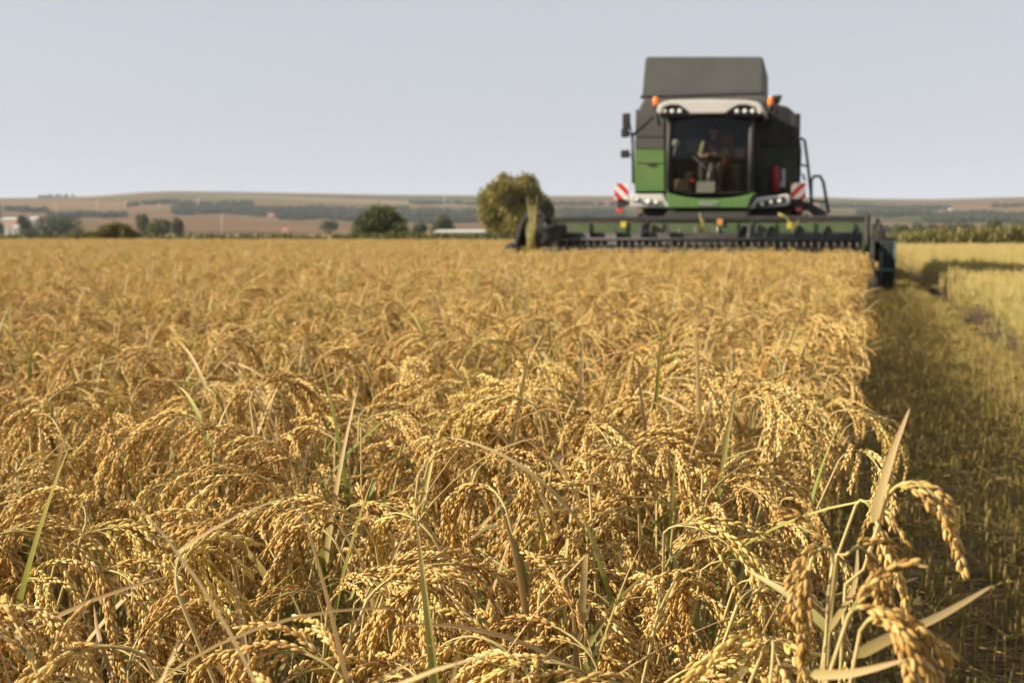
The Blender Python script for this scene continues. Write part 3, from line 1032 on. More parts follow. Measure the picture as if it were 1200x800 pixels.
def house(name, label, cat, xc, ytop, Y, wpx, hpx, roof, wall, wins=3, gable=True, group=None):
    p = at(xc, ytop, Y); dist = Vector((p.x, p.y, 0)).dot(_f); k = dist / FPX
    gz = ground_level(p.x, p.y) if math.hypot(p.x, p.y) > 620 else 0
    w, h, dp = wpx * k, p.z - gz, wpx * k * .6
    rh = hpx * k * .28
    root = empty(name, (p.x, p.y, gz), label, cat, group)
    bm = BM(); bx(bm, p.x - w / 2, p.x + w / 2, p.y, p.y + dp, gz - .3, gz + h - rh)
    wl = obj("wall", bm, wall, root)
    bm = BM()
    o = .04 * w
    a = [(p.y - o, gz + h - rh + .004), (p.y + dp / 2, gz + h), (p.y + dp + o, gz + h - rh + .004)] if gable else [(p.y - o, gz + h - rh + .004), (p.y - o, gz + h - rh * .5), (p.y + dp + o, gz + h), (p.y + dp + o, gz + h - rh + .004)]
    prism_x(bm, a, p.x - w / 2 - o, p.x + w / 2 + o)
    obj("roof", bm, roof, root)
    for i in range(wins):
        cx = p.x - w / 2 + w * (i + .5) / wins; ww = w / wins * .3; wz = gz + (h - rh) * .62
        bm = BM()
        if i == wins // 2: bx(bm, cx - ww * .6, cx + ww * .6, p.y - .03, p.y + .02, gz, gz + (h - rh) * .7)
        else: bx(bm, cx - ww / 2, cx + ww / 2, p.y - .03, p.y + .02, wz - ww * .5, wz + ww * .6)
        obj("door" if i == wins // 2 else "window", bm, M_DARK, root)
    return root
house("farm_shed", "white farm shed with a grey roof at the end of the buildings", "building", 12, 255, 400, 26, 9, M_GREYR, M_WALL, 3)
house("farmhouse", "small pinkish farmhouse in front of the grey roofed white shed", "building", 11, 260, 340, 15, 10, M_ROOF, M_WALL, 3)
house("farm_shed", "pale grey shed beside the broad blue green tree", "building", 39, 254, 420, 10, 9, M_GREYR, M_WALL, 2)
house("field_hut", "tiny white hut among weeds in front of the farm buildings", "building", 18, 264, 300, 6, 8, M_GREYR, M_WALL, 1)
house("field_hut", "clay coloured hut on the dark green hillside strip", "building", 317, 250, on_slope(317, 255), 8, 5, M_ROOF, M_BRICK, 2)
house("field_hut", "red clay hut on the plain below the hillside hut", "building", 334, 267, 380, 7, 9, M_ROOF, M_BRICK, 1)
house("greenhouse", "long pale greenhouse low behind the bank beside the willow", "greenhouse", 541, 269, 200, 66, 11, M_POLY, M_POLY, 7)
house("field_hut", "whitish hut high on the hill slope above the reed bank", "building", 1113, 244, on_slope(1113, 249), 4, 5, M_GREYR, M_WALL, 1)

M_POLE = paint("weathered_pole", (.40, .36, .32), .8, 0, .3)
def pole(label, x, y0, y1, Y, th=1.6):
    Y = on_slope(x, y1) if Y > 700 else Y
    p = at(x, y0, Y); dist = Vector((p.x, p.y, 0)).dot(_f); k = dist / FPX
    gz = at(x, y1, Y).z if math.hypot(p.x, p.y) > 500 else 0
    gz = min(gz, ground_level(p.x, p.y)) if math.hypot(p.x, p.y) > 620 else gz
    root = empty("utility_pole", (p.x, p.y, gz), label, "utility pole", "utility poles across the plain")
    bm = BM(); tube(bm, [(p.x, p.y, gz - .5), (p.x, p.y, p.z)], [th * k * .5, th * k * .38], 8); obj("pole", bm, M_POLE, root)
    bm = BM(); bx(bm, p.x - 1.6 * k, p.x + 1.6 * k, p.y - .1 * k, p.y + .1 * k, p.z - 1.0 * k, p.z - .6 * k)
    for s in (-1.4, 0, 1.4): tube(bm, [(p.x + s * k, p.y, p.z - .62 * k), (p.x + s * k, p.y, p.z + .15 * k)], .12 * k, 6)
    obj("crossarm", bm, M_POLE, root)
for x, y0, y1, Y, lab in [(3, 239, 252, 900, "pale utility pole above the white farm sheds"), (66, 238, 253, 900, "pale utility pole above the broad blue green tree"),
        (114, 235, 255, 800, "tallest pale pole, above the low olive bush"), (147, 235, 249, 950, "pale pole just uphill of the tallest one"),
        (186, 238, 247, 1000, "short pale pole between two taller ones on the slope"), (232, 232, 246, 1000, "thin pole standing highest on the hill slope"),
        (260, 251, 276, 420, "near wooden pole on the plain between the two bush groups"), (521, 230, 247, 900, "pale pole on the brown slope beside the willow")]:
    pole(lab, x, y0, y1, Y)

# olive groves and hedgerows on the slopes: dark strips of many small round trees
def blob(seed):
    r = np.random.default_rng(seed)
    V, F = leaf_cloud([((0, 0, 1.6), (1.7, 1.7, 1.5)), ((.5, .3, 2.2), (1.1, 1.1, 1.0))], 160, .55, seed)
    V[:, 2] = np.maximum(V[:, 2], 0)
    return mesh_np("olive_tree", V, [F], [M_BLUE], smooth=False)
OL = [blob(s) for s in range(4)]
gp = []
def band(x0, x1, yb0, yb1, n, jitter):
    """a strip on the slope between photo columns x0..x1 that climbs with distance"""
    for _ in range(n):
        u = rng.random(); x = x0 + (x1 - x0) * u
        d = yb0 + (yb1 - yb0) * rng.random() + jitter * math.sin(u * 9 + x0)
        az = math.atan((x - 600) / FPX) - YAW
        px, py = math.sin(az) * d, math.cos(az) * d
        gp.append((px, py, ground_level(px, py) - .3))
for x0, x1, ya, yb, n in [(205, 330, 252, 245, 420), (300, 480, 254, 246, 600), (470, 575, 256, 249, 330), (150, 300, 241, 239.5, 120), (215, 300, 247, 244, 160), (330, 420, 258, 256, 120),
        (-60, 60, 249, 246, 160), (60, 150, 256, 253, 130), (655, 730, 254, 248, 260), (600, 760, 242, 240.5, 110), (960, 1110, 246, 243.5, 260), (1000, 1090, 254, 251, 130), (1080, 1300, 262, 252, 700), (1160, 1300, 241, 240, 90), (480, 560, 240, 239, 70), (420, 560, 262, 259, 160), (-200, 0, 255, 247, 300)]:
    za, zb_ = [math.hypot(on_slope((x0 + x1) / 2, v), on_slope((x0 + x1) / 2, v) * abs(math.tan(math.atan(((x0 + x1) / 2 - 600) / FPX) - YAW))) for v in (ya, yb)]
    band(x0, x1, za, zb_, n, 22)
band(48, 90, 2050, 2120, 30, 5)
band(-200, 60, 470, 540, 60, 10)
band(640, 1400, 470, 540, 170, 10)
gp = np.array(gp); m = len(gp)
scatter("olive_groves", gp, np.stack([np.zeros(m), np.zeros(m), rng.random(m) * 6.28], 1), 1.25 * (.7 + .6 * rng.random(m)), rng.integers(0, 4, m), np.zeros(m), [OL], "dark green olive groves in strips across the hill slopes", "groves")

# ------------------------------------------------------------------ combine harvester
C_GREEN = (.066, .195, .026)
M_GREEN = paint("green_paint", C_GREEN, .35, 0, .30, (.30, .27, .17), 1.6, .5)
M_DGREEN = paint("dusty_green_sheet", (.070, .130, .042), .6, 0, .55, (.20, .18, .12), 2.2, .3)
M_GREY = paint("dark_grey_panel", (.070, .068, .063), .55, 0, .30, (.15, .14, .12), 1.2, .35)
M_COVER = paint("tank_cover_grey", (.088, .087, .082), .65, 0, .30, (.16, .15, .13), .9, .3)
M_SILVER = paint("pale_silver", (.60, .58, .54), .4, .0, .18, (.40, .35, .27), 2, .5)
M_BLACK = paint("black_plastic", (.013, .013, .014), .6, 0, .20, (.13, .11, .085), 3, .4)
M_STEELB = paint("dark_steel", (.022, .021, .021), .6, .0, .30, (.10, .085, .06), 4, .4)
M_STEEL = paint("worn_steel", (.36, .35, .33), .42, .85, .4, (.25, .2, .14), 5)
M_TINE = paint("spring_steel", (.13, .125, .115), .45, .4, .4, (.16, .13, .09), 5)
M_TYRE = paint("tyre_rubber", (.022, .021, .020), .85, 0, .6, (.20, .16, .11), 2, .2)
M_RIM = paint("rim_pale", (.46, .44, .40), .5, 0, .3)
M_TEAL = paint("dark_teal_sheet", (.005, .014, .015), .7, 0, .2, (.10, .09, .07), 2, .15)
M_YELLOW = paint("yellow_sticker", (.72, .55, .06), .5, 0, .1)
M_ORANGE_ST = paint("orange_sticker", (.70, .28, .06), .5, 0, .1)
M_SEAT = paint("seat_cloth", (.040, .040, .045), .9, 0, .1)
def lens(name, col, rough=.12, trans=0.0, em=0.0):
    t = NT(name); t.b.inputs["Base Color"].default_value = (*col, 1); t.b.inputs["Roughness"].default_value = rough
    t.b.inputs["Transmission Weight"].default_value = trans; t.b.inputs["Coat Weight"].default_value = .6
    return t.m
M_AMBER = lens("amber_lens", (.95, .22, .015), .15)
M_REDL = lens("red_lens", (.75, .05, .02), .15)
M_LAMP = lens("lamp_glass", (.78, .78, .76), .1)
M_MIRROR = lens("mirror_glass", (.55, .57, .60), .05); M_MIRROR.node_tree.nodes["Principled BSDF"].inputs["Metallic"].default_value = 1
def glass(name, tint, k=.10):
    t = NT(name); t.t.nodes.remove(t.b)
    tr_, gl = t.n("BsdfTransparent"), t.n("BsdfGlossy")
    tr_.inputs[0].default_value = (*tint, 1); gl.inputs["Roughness"].default_value = .04; gl.inputs[0].default_value = (.9, .95, 1, 1)
    fr = t.n("LayerWeight"); fr.inputs["Blend"].default_value = .28
    mr = t.n("MapRange"); t.l(fr.outputs["Fresnel"], mr.inputs[0]); mr.inputs[3].default_value = k * .2; mr.inputs[4].default_value = .16
    mx = t.n("MixShader"); t.l(mr.outputs[0], mx.inputs[0]); t.l(tr_.outputs[0], mx.inputs[1]); t.l(gl.outputs[0], mx.inputs[2])
    t.l(mx.outputs[0], t.out.inputs["Surface"])
    return t.m
M_GLASS = glass("tinted_cab_glass", (.50, .51, .47))
def stripes(name, flip):
    t = NT(name); co = t.n("TexCoord").outputs["Object"]
    s = t.n("SeparateXYZ"); t.l(co, s.inputs[0])
    a = t.n("Math", operation='MULTIPLY_ADD'); t.l(s.outputs[0], a.inputs[0]); a.inputs[1].default_value = 1.0 if flip else -1.0; t.l(s.outputs[2], a.inputs[2])
    m_ = t.n("Math", operation='MULTIPLY'); t.l(a.outputs[0], m_.inputs[0]); m_.inputs[1].default_value = 1 / .235
    fr = t.n("Math", operation='FRACT'); t.l(m_.outputs[0], fr.inputs[0])
    c = t.ramp(fr.outputs[0], [(0, (.72, .70, .66)), (.5, (.55, .018, .018))], 'CONSTANT')
    t.l(c, t.b.inputs["Base Color"]); t.b.inputs["Roughness"].default_value = .4
    return t.m
M_STR1, M_STR2 = stripes("red_white_stripes", True), stripes("red_white_stripes", False)

CX, BASE_Y = -2.56, 23.2
comb = empty("combine_harvester", (CX, BASE_Y, 0), "large green and grey combine harvester with a wide cutting table, cutting the rice crop", "combine harvester")

# hull behind the cab
def poly(pts, Y): return [xz(px_, py_, Y) for px_, py_ in pts]
Yb = 22.95
hull_l, hull_r, rear = CX - 1.50, CX + 1.30, 29.3
bm = BM()
prism_x(bm, [(Yb + .10, 1.45), (Yb + .10, 3.18), (27.4, 3.25), (29.0, 2.95), (rear, 2.2), (rear, 1.3), (28.2, .95), (25.4, .85)], hull_l + .06, hull_r - .06, .05)
obj("hull", bm, M_GREEN, comb)
bm = BM()
prism_x(bm, [(Yb + .16, 2.52), (Yb + .16, 3.10), (27.3, 3.18), (28.9, 2.88), (28.9, 2.52)], hull_l + .03, hull_r - .03, .03)
obj("upper_side_panel", bm, M_GREY, comb)
# grain tank below the cover: flared shoulders
bm = BM()
prism(bm, [(hull_l + .02, 3.12), (hull_r - .30, 3.12), (hull_r - .34, 3.36), (CX + .84, 3.44), (CX - 1.36, 3.44), (hull_l + .06, 3.30)], Yb + .06, 26.2, .04)
obj("grain_tank", bm, M_GREY, comb)
Yt = 23.25
f0 = poly([(752, 113), (894, 113), (894.5, 69), (892, 66.5), (759, 66.5), (756, 69)], Yt)
b0 = [(x_ - (.11 if x_ > CX else -.05), z_) for x_, z_ in poly([(752, 113), (896, 113), (896, 70), (893, 67.5), (759, 67.5), (756, 70)], Yt)]
bm = BM(); prism(bm, f0, Yt, Yt + 2.5, .025, back=b0)
zc = f0[0][1]
bx(bm, f0[0][0] + .06, f0[1][0] - .14, Yt + .03, Yt + 2.45, zc - .20, zc - .03, .02)
cover = obj("tank_cover", bm, M_COVER, comb)
bm = BM(); bx(bm, f0[0][0] - .02, f0[1][0] + .02, Yt - .03, Yt + .10, zc - .045, zc + .012, .01); obj("shadow_strip", bm, M_BLACK, cover)  # black strip drawn for the shadow line under the cover

# front panels either side of the cab
def front_panels(x0, x1, outer_drop, labelled):
    z = lambda y_: at(0, y_, Yb).z
    pc = BM()
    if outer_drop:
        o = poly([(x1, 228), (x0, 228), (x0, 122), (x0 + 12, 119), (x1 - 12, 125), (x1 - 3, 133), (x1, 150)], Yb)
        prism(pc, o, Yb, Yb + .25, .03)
        p = obj("front_panel", pc, M_GREEN_SHADED, comb)
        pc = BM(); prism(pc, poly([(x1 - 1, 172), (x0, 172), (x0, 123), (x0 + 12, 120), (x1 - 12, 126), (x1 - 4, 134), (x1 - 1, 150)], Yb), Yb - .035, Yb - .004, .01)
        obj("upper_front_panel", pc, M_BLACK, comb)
        return
    prism(pc, poly([(x0, 161.6), (x1, 161.6), (x1, 174.6), (x0 - .4, 174.6)], Yb), Yb, Yb + .14, .012)
    prism(pc, poly([(x0 + 1, 129), (x1, 129), (x1, 160.6), (x0, 160.6)], Yb), Yb, Yb + .14, .012)
    obj("upper_front_panel", pc, M_GREY, comb)
    pc = BM()
    prism(pc, poly([(x0 - .4, 175.4), (x1, 175.4), (x1, 191.4), (x0 - .8, 191.4)], Yb), Yb, Yb + .14, .012)
    prism(pc, poly([(x0 - .8, 192.6), (x1, 192.6), (x1, 224.5), (x0 + 1, 224.5), (x0 - .8, 221)], Yb), Yb, Yb + .14, .012)
    g_ = obj("front_panel", pc, M_GREEN, comb)
    pc = BM(); q = at(762, 192, Yb); bx(pc, q.x - .07, q.x + .07, Yb - .03, Yb + .02, q.z - .02, q.z + .02, .01); obj("latch", pc, M_BLACK, g_)
    pc = BM(); prism(pc, poly([(x0 - 1, 227), (x1 + 1, 227), (x1 + 1, 128), (x0, 128)], Yb), Yb + .10, Yb + .2); obj("panel_frame", pc, M_BLACK, comb)
    pc = BM(); prism(pc, poly([(x1 + 1.8, 174.5), (x1 + 6.5, 174.5), (x1 + 6.5, 225), (x1 + 1.8, 225)], Yb - .2), Yb - .2, Yb + .1, .015); obj("side_strip", pc, M_GREEN, comb)
    pc = BM(); prism(pc, poly([(x1 + 1.8, 131), (x1 + 6.5, 131), (x1 + 6.5, 173.7), (x1 + 1.8, 173.7)], Yb - .2), Yb - .2, Yb + .1, .015); obj("side_strip", pc, M_GREY, comb)
M_GREEN_SHADED = paint("shaded_green_panel", (.016, .032, .012), .5, 0, .3, (.10, .09, .06), 1.6, .3)  # the hull green darkened, with the cab's shade put into the colour
front_panels(744, 778.5, False, True)
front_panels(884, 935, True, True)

# cab
Yc = 21.95
zt, zb = at(830, 134, Yc).z, at(830, 226, Yc).z
xl, xr = at(785, 180, Yc).x, at(881, 180, Yc).x
bm = BM()
for xx in (xl, xr):
    tube(bm, [(xx, Yc - .02, zb), (xx, Yc - .10, (zt + zb) / 2), (xx, Yc - .02, zt)], .055, 8)
    tube(bm, [(xx + (-.02 if xx < CX else .02), Yb - .05, zb), (xx, Yb - .05, zt)], .06, 8)
bx(bm, xl - .06, xr + .06, Yc, Yb, zb - .10, zb, .02)
bx(bm, xl, xr, Yb - .10, Yb - .04, zb, zt)
bx(bm, xl - .03, xr + .03, Yc - .05, Yb, zt - .02, zt + .04, .01)
cab = obj("cab", bm, M_BLACK, comb)
bm = BM()
N_ = 9; rows = []
for j in range(6):
    v_ = j / 5; zz = zb + (zt - zb) * v_
    rows.append([bm.verts.new((xl + .04 + (xr - xl - .08) * i / (N_ - 1), Yc - .10 * math.sin(math.pi * i / (N_ - 1)) - .09 * math.sin(math.pi * v_) , zz)) for i in range(N_)])
for a, b in zip(rows, rows[1:]):
    for i in range(N_ - 1): bm.faces.new((a[i], a[i + 1], b[i + 1], b[i]))
obj("windscreen", bm, M_GLASS, cab, True)
for xx in (xl, xr):
    bm = BM(); vs = [bm.verts.new(p) for p in ((xx, Yc, zb), (xx, Yb - .1, zb), (xx, Yb - .1, zt), (xx, Yc, zt))]; bm.faces.new(vs); obj("side_window", bm, M_GLASS, cab)
bm = BM(); tube(bm, [(CX + .25, Yc - .235, zb + .02), (CX + .05, Yc - .26, zb + .35), (CX - .25, Yc - .25, zb + .62)], .012, 6); obj("wiper", bm, M_BLACK, cab)
bm = BM(); tube(bm, [(CX, Yc + .18, zb), (CX, Yc + .24, zb + .35), (CX, Yc + .34, zb + .52)], [.07, .06, .04], 10); obj("steering_column", bm, paint("column_grey", (.20, .20, .20), .5, 0, .2), cab)
bm = BM()
ring = [(CX + .19 * math.cos(a), Yc + .36 + .10 * math.sin(a), zb + .56 + .16 * math.sin(a)) for a in np.linspace(0, 2 * math.pi, 22)]
tube(bm, ring, .016, 8, False); tube(bm, [(CX - .18, Yc + .36, zb + .56), (CX + .18, Yc + .36, zb + .56)], .014, 6); obj("steering_wheel", bm, M_BLACK, cab)
bm = BM(); bx(bm, CX - .26, CX + .26, Yc + .50, Yc + .98, zb + .26, zb + .42, .05); prism_x(bm, [(Yc + .82, zb + .38), (Yc + .93, zb + .38), (Yc + .97, zb + 1.12), (Yc + .88, zb + 1.12)], CX - .25, CX + .25, .03)
seat = obj("operator_seat", bm, M_SEAT, cab)
bm = BM(); bx(bm, CX + .30, CX + .52, Yc + .25, Yc + .85, zb, zb + .52, .03); obj("side_console", bm, M_BLACK, cab)

# cab roof visor with lamp pods
Yr = 21.72
vis = poly([(769, 131), (771, 124), (777, 119.5), (786, 117.5), (830, 116.6), (874, 117.5), (888, 119.5), (893, 124), (894, 132), (889, 134), (886, 126.5), (876, 123), (866, 123), (858, 127), (850, 132.8), (810, 133.2), (803, 127.5), (796, 123.3), (786, 122.8), (778, 125.5), (774, 134)], Yr)
bm = BM(); prism(bm, vis, Yr, Yr + 1.4, .02)
roof = obj("cab_roof", bm, M_SILVER, comb)
for ax in ((773, 807), (858, 891)):
    a0, a1 = ax
    bm = BM(); prism(bm, poly([(a0 - 1, 136.5), (a0 + 1, 127), (a0 + 9, 121.5), (a1 - 12, 121.5), (a1 - 2, 127), (a1 + 5, 136.5)], Yr + .06), Yr + .06, Yr + .5, .01); obj("lamp_pod", bm, M_BLACK, roof)
for lx in (778.5, 787.5, 796.5, 863.5, 873, 882):
    q = at(lx, 130.2, Yr)
    bm = BM(); lathe(bm, [(.020, -.028), (.034, -.020), (.040, .0), (.040, .07)], (q.x, Yr + .04, q.z), 'Y', 16); obj("work_light", bm, M_LAMP, roof)
for bx_, in ((768.5,), (903.5,)):
    q = at(bx_, 119, 22.6)
    bm = BM(); lathe(bm, [(.050, -.03), (.056, .0), (.054, .07), (.044, .115), (.015, .13)], (q.x, 22.6, q.z - .04), 'Z', 16)
    b_ = obj("beacon", bm, M_AMBER, comb, True)
    bm = BM(); lathe(bm, [(.045, 0), (.055, .04), (.045, .085)], (q.x, 22.6, q.z - .155), 'Z', 12); tube(bm, [(q.x, 22.6, q.z - .16), (q.x + (.05 if bx_ < 800 else -.02), 22.75, q.z - .42)], .025, 6); obj("beacon_base", bm, M_BLACK, b_)
q = at(910, 117, 22.7); bm = BM(); prism(bm, [(q.x - .06, q.z + .07), (q.x + .10, q.z + .07), (q.x + .05, q.z - .07), (q.x - .06, q.z - .07)], 22.6, 22.75, .01); tube(bm, [(q.x, 22.7, q.z - .05), (q.x, 22.8, q.z - .26)], .02, 6); obj("rear_work_lamp", bm, M_BLACK, comb)

# bumper under the windscreen, headlamp panels
Yf = 21.75
up = [(781.5, 225)] + [(782 + 102 * u_, 226 + 7.6 * math.sin(math.pi * u_) ** .8) for u_ in np.linspace(.04, .96, 13)] + [(884.5, 225), (879, 235), (876, 243.6), (784, 243.6), (781.5, 236)]
bm = BM(); prism(bm, poly(up, Yf), Yf, Yf + .5, .018); bumper = obj("front_bumper", bm, M_GREEN, comb)
bm = BM(); prism(bm, poly([(783, 224), (883, 224), (882, 236), (784, 236)], Yf + .2), Yf + .2, Yf + .6); obj("sill_panel", bm, M_BLACK, comb)
q = at(830, 241.5, Yf)
fc = bpy.data.curves.new("lettering", 'FONT'); fc.body = "FENDT"; fc.size = .098; fc.align_x = 'CENTER'; fc.extrude = .004; fc.space_character = 1.15; fc.offset = .004
to = bpy.data.objects.new("lettering", fc); COL.objects.link(to); to.rotation_euler = (R(90), 0, 0); to.location = (q.x, Yf - .006, q.z + .005)
bpy.context.view_layer.update()
tm = bpy.data.meshes.new_from_object(to.evaluated_get(bpy.context.evaluated_depsgraph_get())); tm.transform(to.matrix_world); bpy.data.objects.remove(to)
tm.materials.clear(); put("lettering", tm, bumper, [paint("badge_silver", (.42, .44, .40), .35, .3, .1)])
def head_panel(pts, lamps, dim):
    bm = BM(); prism(bm, poly(pts, 22.0), 22.0, 22.5, .02); h_ = obj("headlamp_panel", bm, M_SILVER, comb)
    bm = BM(); x0_, x1_ = min(l[0] for l in lamps) - 9, max(l[0] for l in lamps) + 7
    sl_ = (lamps[-1][1] - lamps[0][1]) / (lamps[-1][0] - lamps[0][0]); ym = lamps[0][1]; xm = lamps[0][0]
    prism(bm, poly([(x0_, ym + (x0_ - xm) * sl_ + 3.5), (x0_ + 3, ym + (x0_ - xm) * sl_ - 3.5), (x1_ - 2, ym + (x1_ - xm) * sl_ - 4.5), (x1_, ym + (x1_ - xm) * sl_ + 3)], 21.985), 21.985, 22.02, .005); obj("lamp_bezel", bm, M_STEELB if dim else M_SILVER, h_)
    for lx, ly, lr in lamps:
        q = at(lx, ly, 21.97); bm = BM(); lathe(bm, [(lr * .5, -.03), (lr, -.016), (lr * 1.1, .03)], (q.x, 21.975, q.z), 'Y', 18); obj("headlamp", bm, M_LAMP, h_)
        bm = BM(); lathe(bm, [(lr * 1.12, -.012), (lr * 1.25, -.006), (lr * 1.25, .03)], (q.x, 21.98, q.z), 'Y', 18); obj("lamp_ring", bm, M_BLACK, h_)
head_panel([(738, 241.5), (738, 229.5), (742, 227.5), (777, 227.5), (784.5, 242.6), (781, 243.6), (741, 242.2)], [(747, 233.5, .034), (760, 236.5, .050), (769.5, 237.2, .038)], False)
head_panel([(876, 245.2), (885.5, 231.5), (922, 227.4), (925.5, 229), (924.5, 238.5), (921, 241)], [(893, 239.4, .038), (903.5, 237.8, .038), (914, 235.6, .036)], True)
bm = BM(); bx(bm, at(752, 250, 22.3).x, at(925, 250, 22.3).x, 22.35, 23.0, at(0, 254, 22.3).z - .25, at(830, 243.2, 22.3).z - .02, .03); obj("under_cab_frame", bm, M_BLACK, comb)

# mirrors
def mirror(xm, ym, w_, h_, arm, Y=22.5):
    q = at(xm, ym, Y); k = 22.6 / FPX
    bm = BM(); bx(bm, q.x - w_ * k / 2, q.x + w_ * k / 2, Y - .05, Y + .06, q.z - h_ * k / 2, q.z + h_ * k / 2, .025)
    m_ = obj("mirror", bm, M_BLACK, comb)
    bm = BM(); bx(bm, q.x - w_ * k * .38, q.x + w_ * k * .38, Y + .061, Y + .068, q.z - h_ * k * .42, q.z + h_ * k * .42); obj("mirror_glass", bm, M_MIRROR, m_)
    bm = BM(); tube(bm, [at(px_, py_, Y + .02 + .1 * n_) for n_, (px_, py_) in enumerate(arm)], .018, 6); obj("mirror_arm", bm, M_STEELB, m_)
mirror(734, 142, 9, 18, [(738, 145), (741, 160), (741, 172)])
mirror(732.5, 156, 9, 10, [(735, 154), (741, 160), (752, 150), (766, 137)])
mirror(732.5, 180.5, 10, 9, [(736, 181), (741, 183), (742, 200)])
mirror(933, 147, 9, 26, [(929, 150), (926, 160), (925, 168)])
mirror(936, 182, 6, 9, [(934, 180), (930, 176)])
bm = BM(); tube(bm, [at(741, 158, 22.55), at(741.5, 180, 22.55), at(742, 215, 22.7)], .028, 6); tube(bm, [at(765, 137, 22.7), at(752, 149, 22.6), at(741, 158, 22.55)], .016, 6); obj("mirror_post", bm, M_STEELB, comb)

# warning boards, marker lamps
def board(x0, x1, y0, y1, mat, Y, lampx, lampy):
    a, b = at(x0, y1, Y), at(x1, y0, Y)
    bm = BM(); bx(bm, a.x, b.x, Y, Y + .02, a.z, b.z, .004); w_ = obj("warning_board", bm, mat, comb)
    bm = BM(); bx(bm, a.x + .05, b.x - .05, Y + .024, Y + .05, a.z - .14, b.z - .05); tube(bm, [(b.x - .06, Y + .05, a.z - .06), (b.x + (.12 if x0 < 800 else -.25), Y + .3, a.z - .06)], .03, 6); obj("board_bracket", bm, M_BLACK, w_)
    q = at(lampx, lampy, Y); bm = BM(); bx(bm, q.x - .055, q.x + .055, Y - .02, Y + .05, q.z - .035, q.z + .035, .012); ml = obj("marker_lamp", bm, M_REDL, w_)
    bm = BM(); bx(bm, q.x - .03, q.x + .03, Y + .03, Y + .07, q.z, a.z - .02); obj("lamp_stem", bm, M_BLACK, ml)
board(720, 736.5, 215, 234, M_STR1, 22.35, 726, 247)
board(927, 944.5, 214.5, 233, M_STR2, 22.35, 936, 245.5)

# access ladder with handrails on the other side
bm = BM()
Yl = 23.0
tube(bm, [at(937, 205, Yl), at(936, 164, Yl), at(939, 162, Yl), at(943, 165, Yl), at(947, 195, Yl), at(952, 246, Yl)], .026, 8)
tube(bm, [at(935, 192, Yl), at(946, 195, Yl)], .02, 6); tube(bm, [at(936, 232, Yl), at(937, 206, Yl), at(941, 204, Yl), at(943, 212, Yl)], .02, 6)
tube(bm, [at(950.5, 244, Yl - .5), at(950.5, 212, Yl - .5), at(954, 206.5, Yl - .5), at(961, 206.5, Yl - .5), at(965, 214, Yl - .5), at(971, 250, Yl - .5)], .028, 8)
tube(bm, [at(952, 235, Yl - .5), at(968, 237, Yl - .5)], .02, 6)
tube(bm, [at(933, 163, Yl + .02), at(932, 230, Yl + .02)], .05, 8)
ladder = obj("handrail", bm, M_STEELB, comb)
bm = BM()
a, b = at(926, 239, 22.5), at(958, 234, 22.5)
prism(bm, poly([(925, 236), (946, 236), (953, 240), (966, 246), (970, 256), (958, 257), (946, 246), (925, 245)], 22.45), 22.45, 23.3, .02)
for k in range(4):
    bx(bm, at(950, 0, 22.5).x, at(968, 0, 22.5).x, 22.5, 22.9, 1.05 - .28 * k, 1.08 - .28 * k, .008)
bx(bm, at(949, 0, 22.5).x, at(951, 0, 22.5).x, 22.5, 22.8, .2, 1.3); bx(bm, at(967, 0, 22.5).x, at(969, 0, 22.5).x, 22.5, 22.8, .2, 1.3)
obj("access_ladder", bm, M_BLACK, comb)

# wheels
def wheel(x, y, rad, wid):
    sgn = -1 if x < CX else 1
    bm = BM()
    lathe(bm, [(rad * .58, -wid / 2), (rad * .90, -wid / 2), (rad * .97, -wid * .40), (rad, -wid * .2), (rad, wid * .2), (rad * .97, wid * .40), (rad * .90, wid / 2), (rad * .58, wid / 2)], (x, y, rad), 'X', 40)
    n_l = 22
    for k in range(n_l):
        for s in (-1, 1):
            a0 = 2 * math.pi * (k + (.5 if s > 0 else 0)) / n_l
            pts = [(x + s * wid * .02, y + math.cos(a0) * rad * 1.0, rad + math.sin(a0) * rad * 1.0), (x + s * wid * .46, y + math.cos(a0 + .17) * rad * .985, rad + math.sin(a0 + .17) * rad * .985)]
            tube(bm, pts, .035, 4)
    w_ = empty_part("wheel", (x, y, rad))
    obj("tyre", bm, M_TYRE, w_)
    bm = BM(); lathe(bm, [(rad * .10, sgn * wid * .30), (rad * .16, sgn * wid * .30), (rad * .20, sgn * wid * .12), (rad * .48, sgn * wid * .16), (rad * .57, sgn * wid * .46), (rad * .60, sgn * wid * .49), (rad * .60, -sgn * wid * .45)], (x, y, rad), 'X', 32); obj("rim", bm, M_RIM, w_)
def empty_part(name, loc):
    o = bpy.data.objects.new(name, None); COL.objects.link(o); o.parent = comb; o.matrix_parent_inverse = comb.matrix_basis.inverted(); return o
for sx in (-1, 1):
    wheel(CX + sx * 1.18, 24.0, .93, .66); wheel(CX + sx * 1.12, 27.9, .62, .46)
bm = BM(); tube(bm, [(CX - 1.1, 24.0, .93), (CX + 1.1, 24.0, .93)], .16, 10); tube(bm, [(CX - 1.05, 27.9, .62), (CX + 1.05, 27.9, .62)], .10, 8); obj("axle", bm, M_STEELB, comb)
bm = BM(); prism_x(bm, [(rear - .05, 2.0), (rear + .5, 1.7), (rear + .75, 1.0), (rear - .3, .75)], CX - .85, CX + .85, .04); obj("straw_hood", bm, M_GREY, comb)
bm = BM(); tube(bm, [(hull_l + .18, 23.7, 3.42), (hull_l + .16, 24.2, 3.45), (hull_l + .16, 29.6, 3.55)], .15, 12); obj("unloading_auger", bm, M_GREEN, comb)
bm = BM(); prism_x(bm, [(20.85, .55), (20.85, 1.15), (23.0, 1.55), (23.2, 1.05)], CX - .72, CX + .72, .03); obj("feeder_house", bm, M_BLACK, comb)

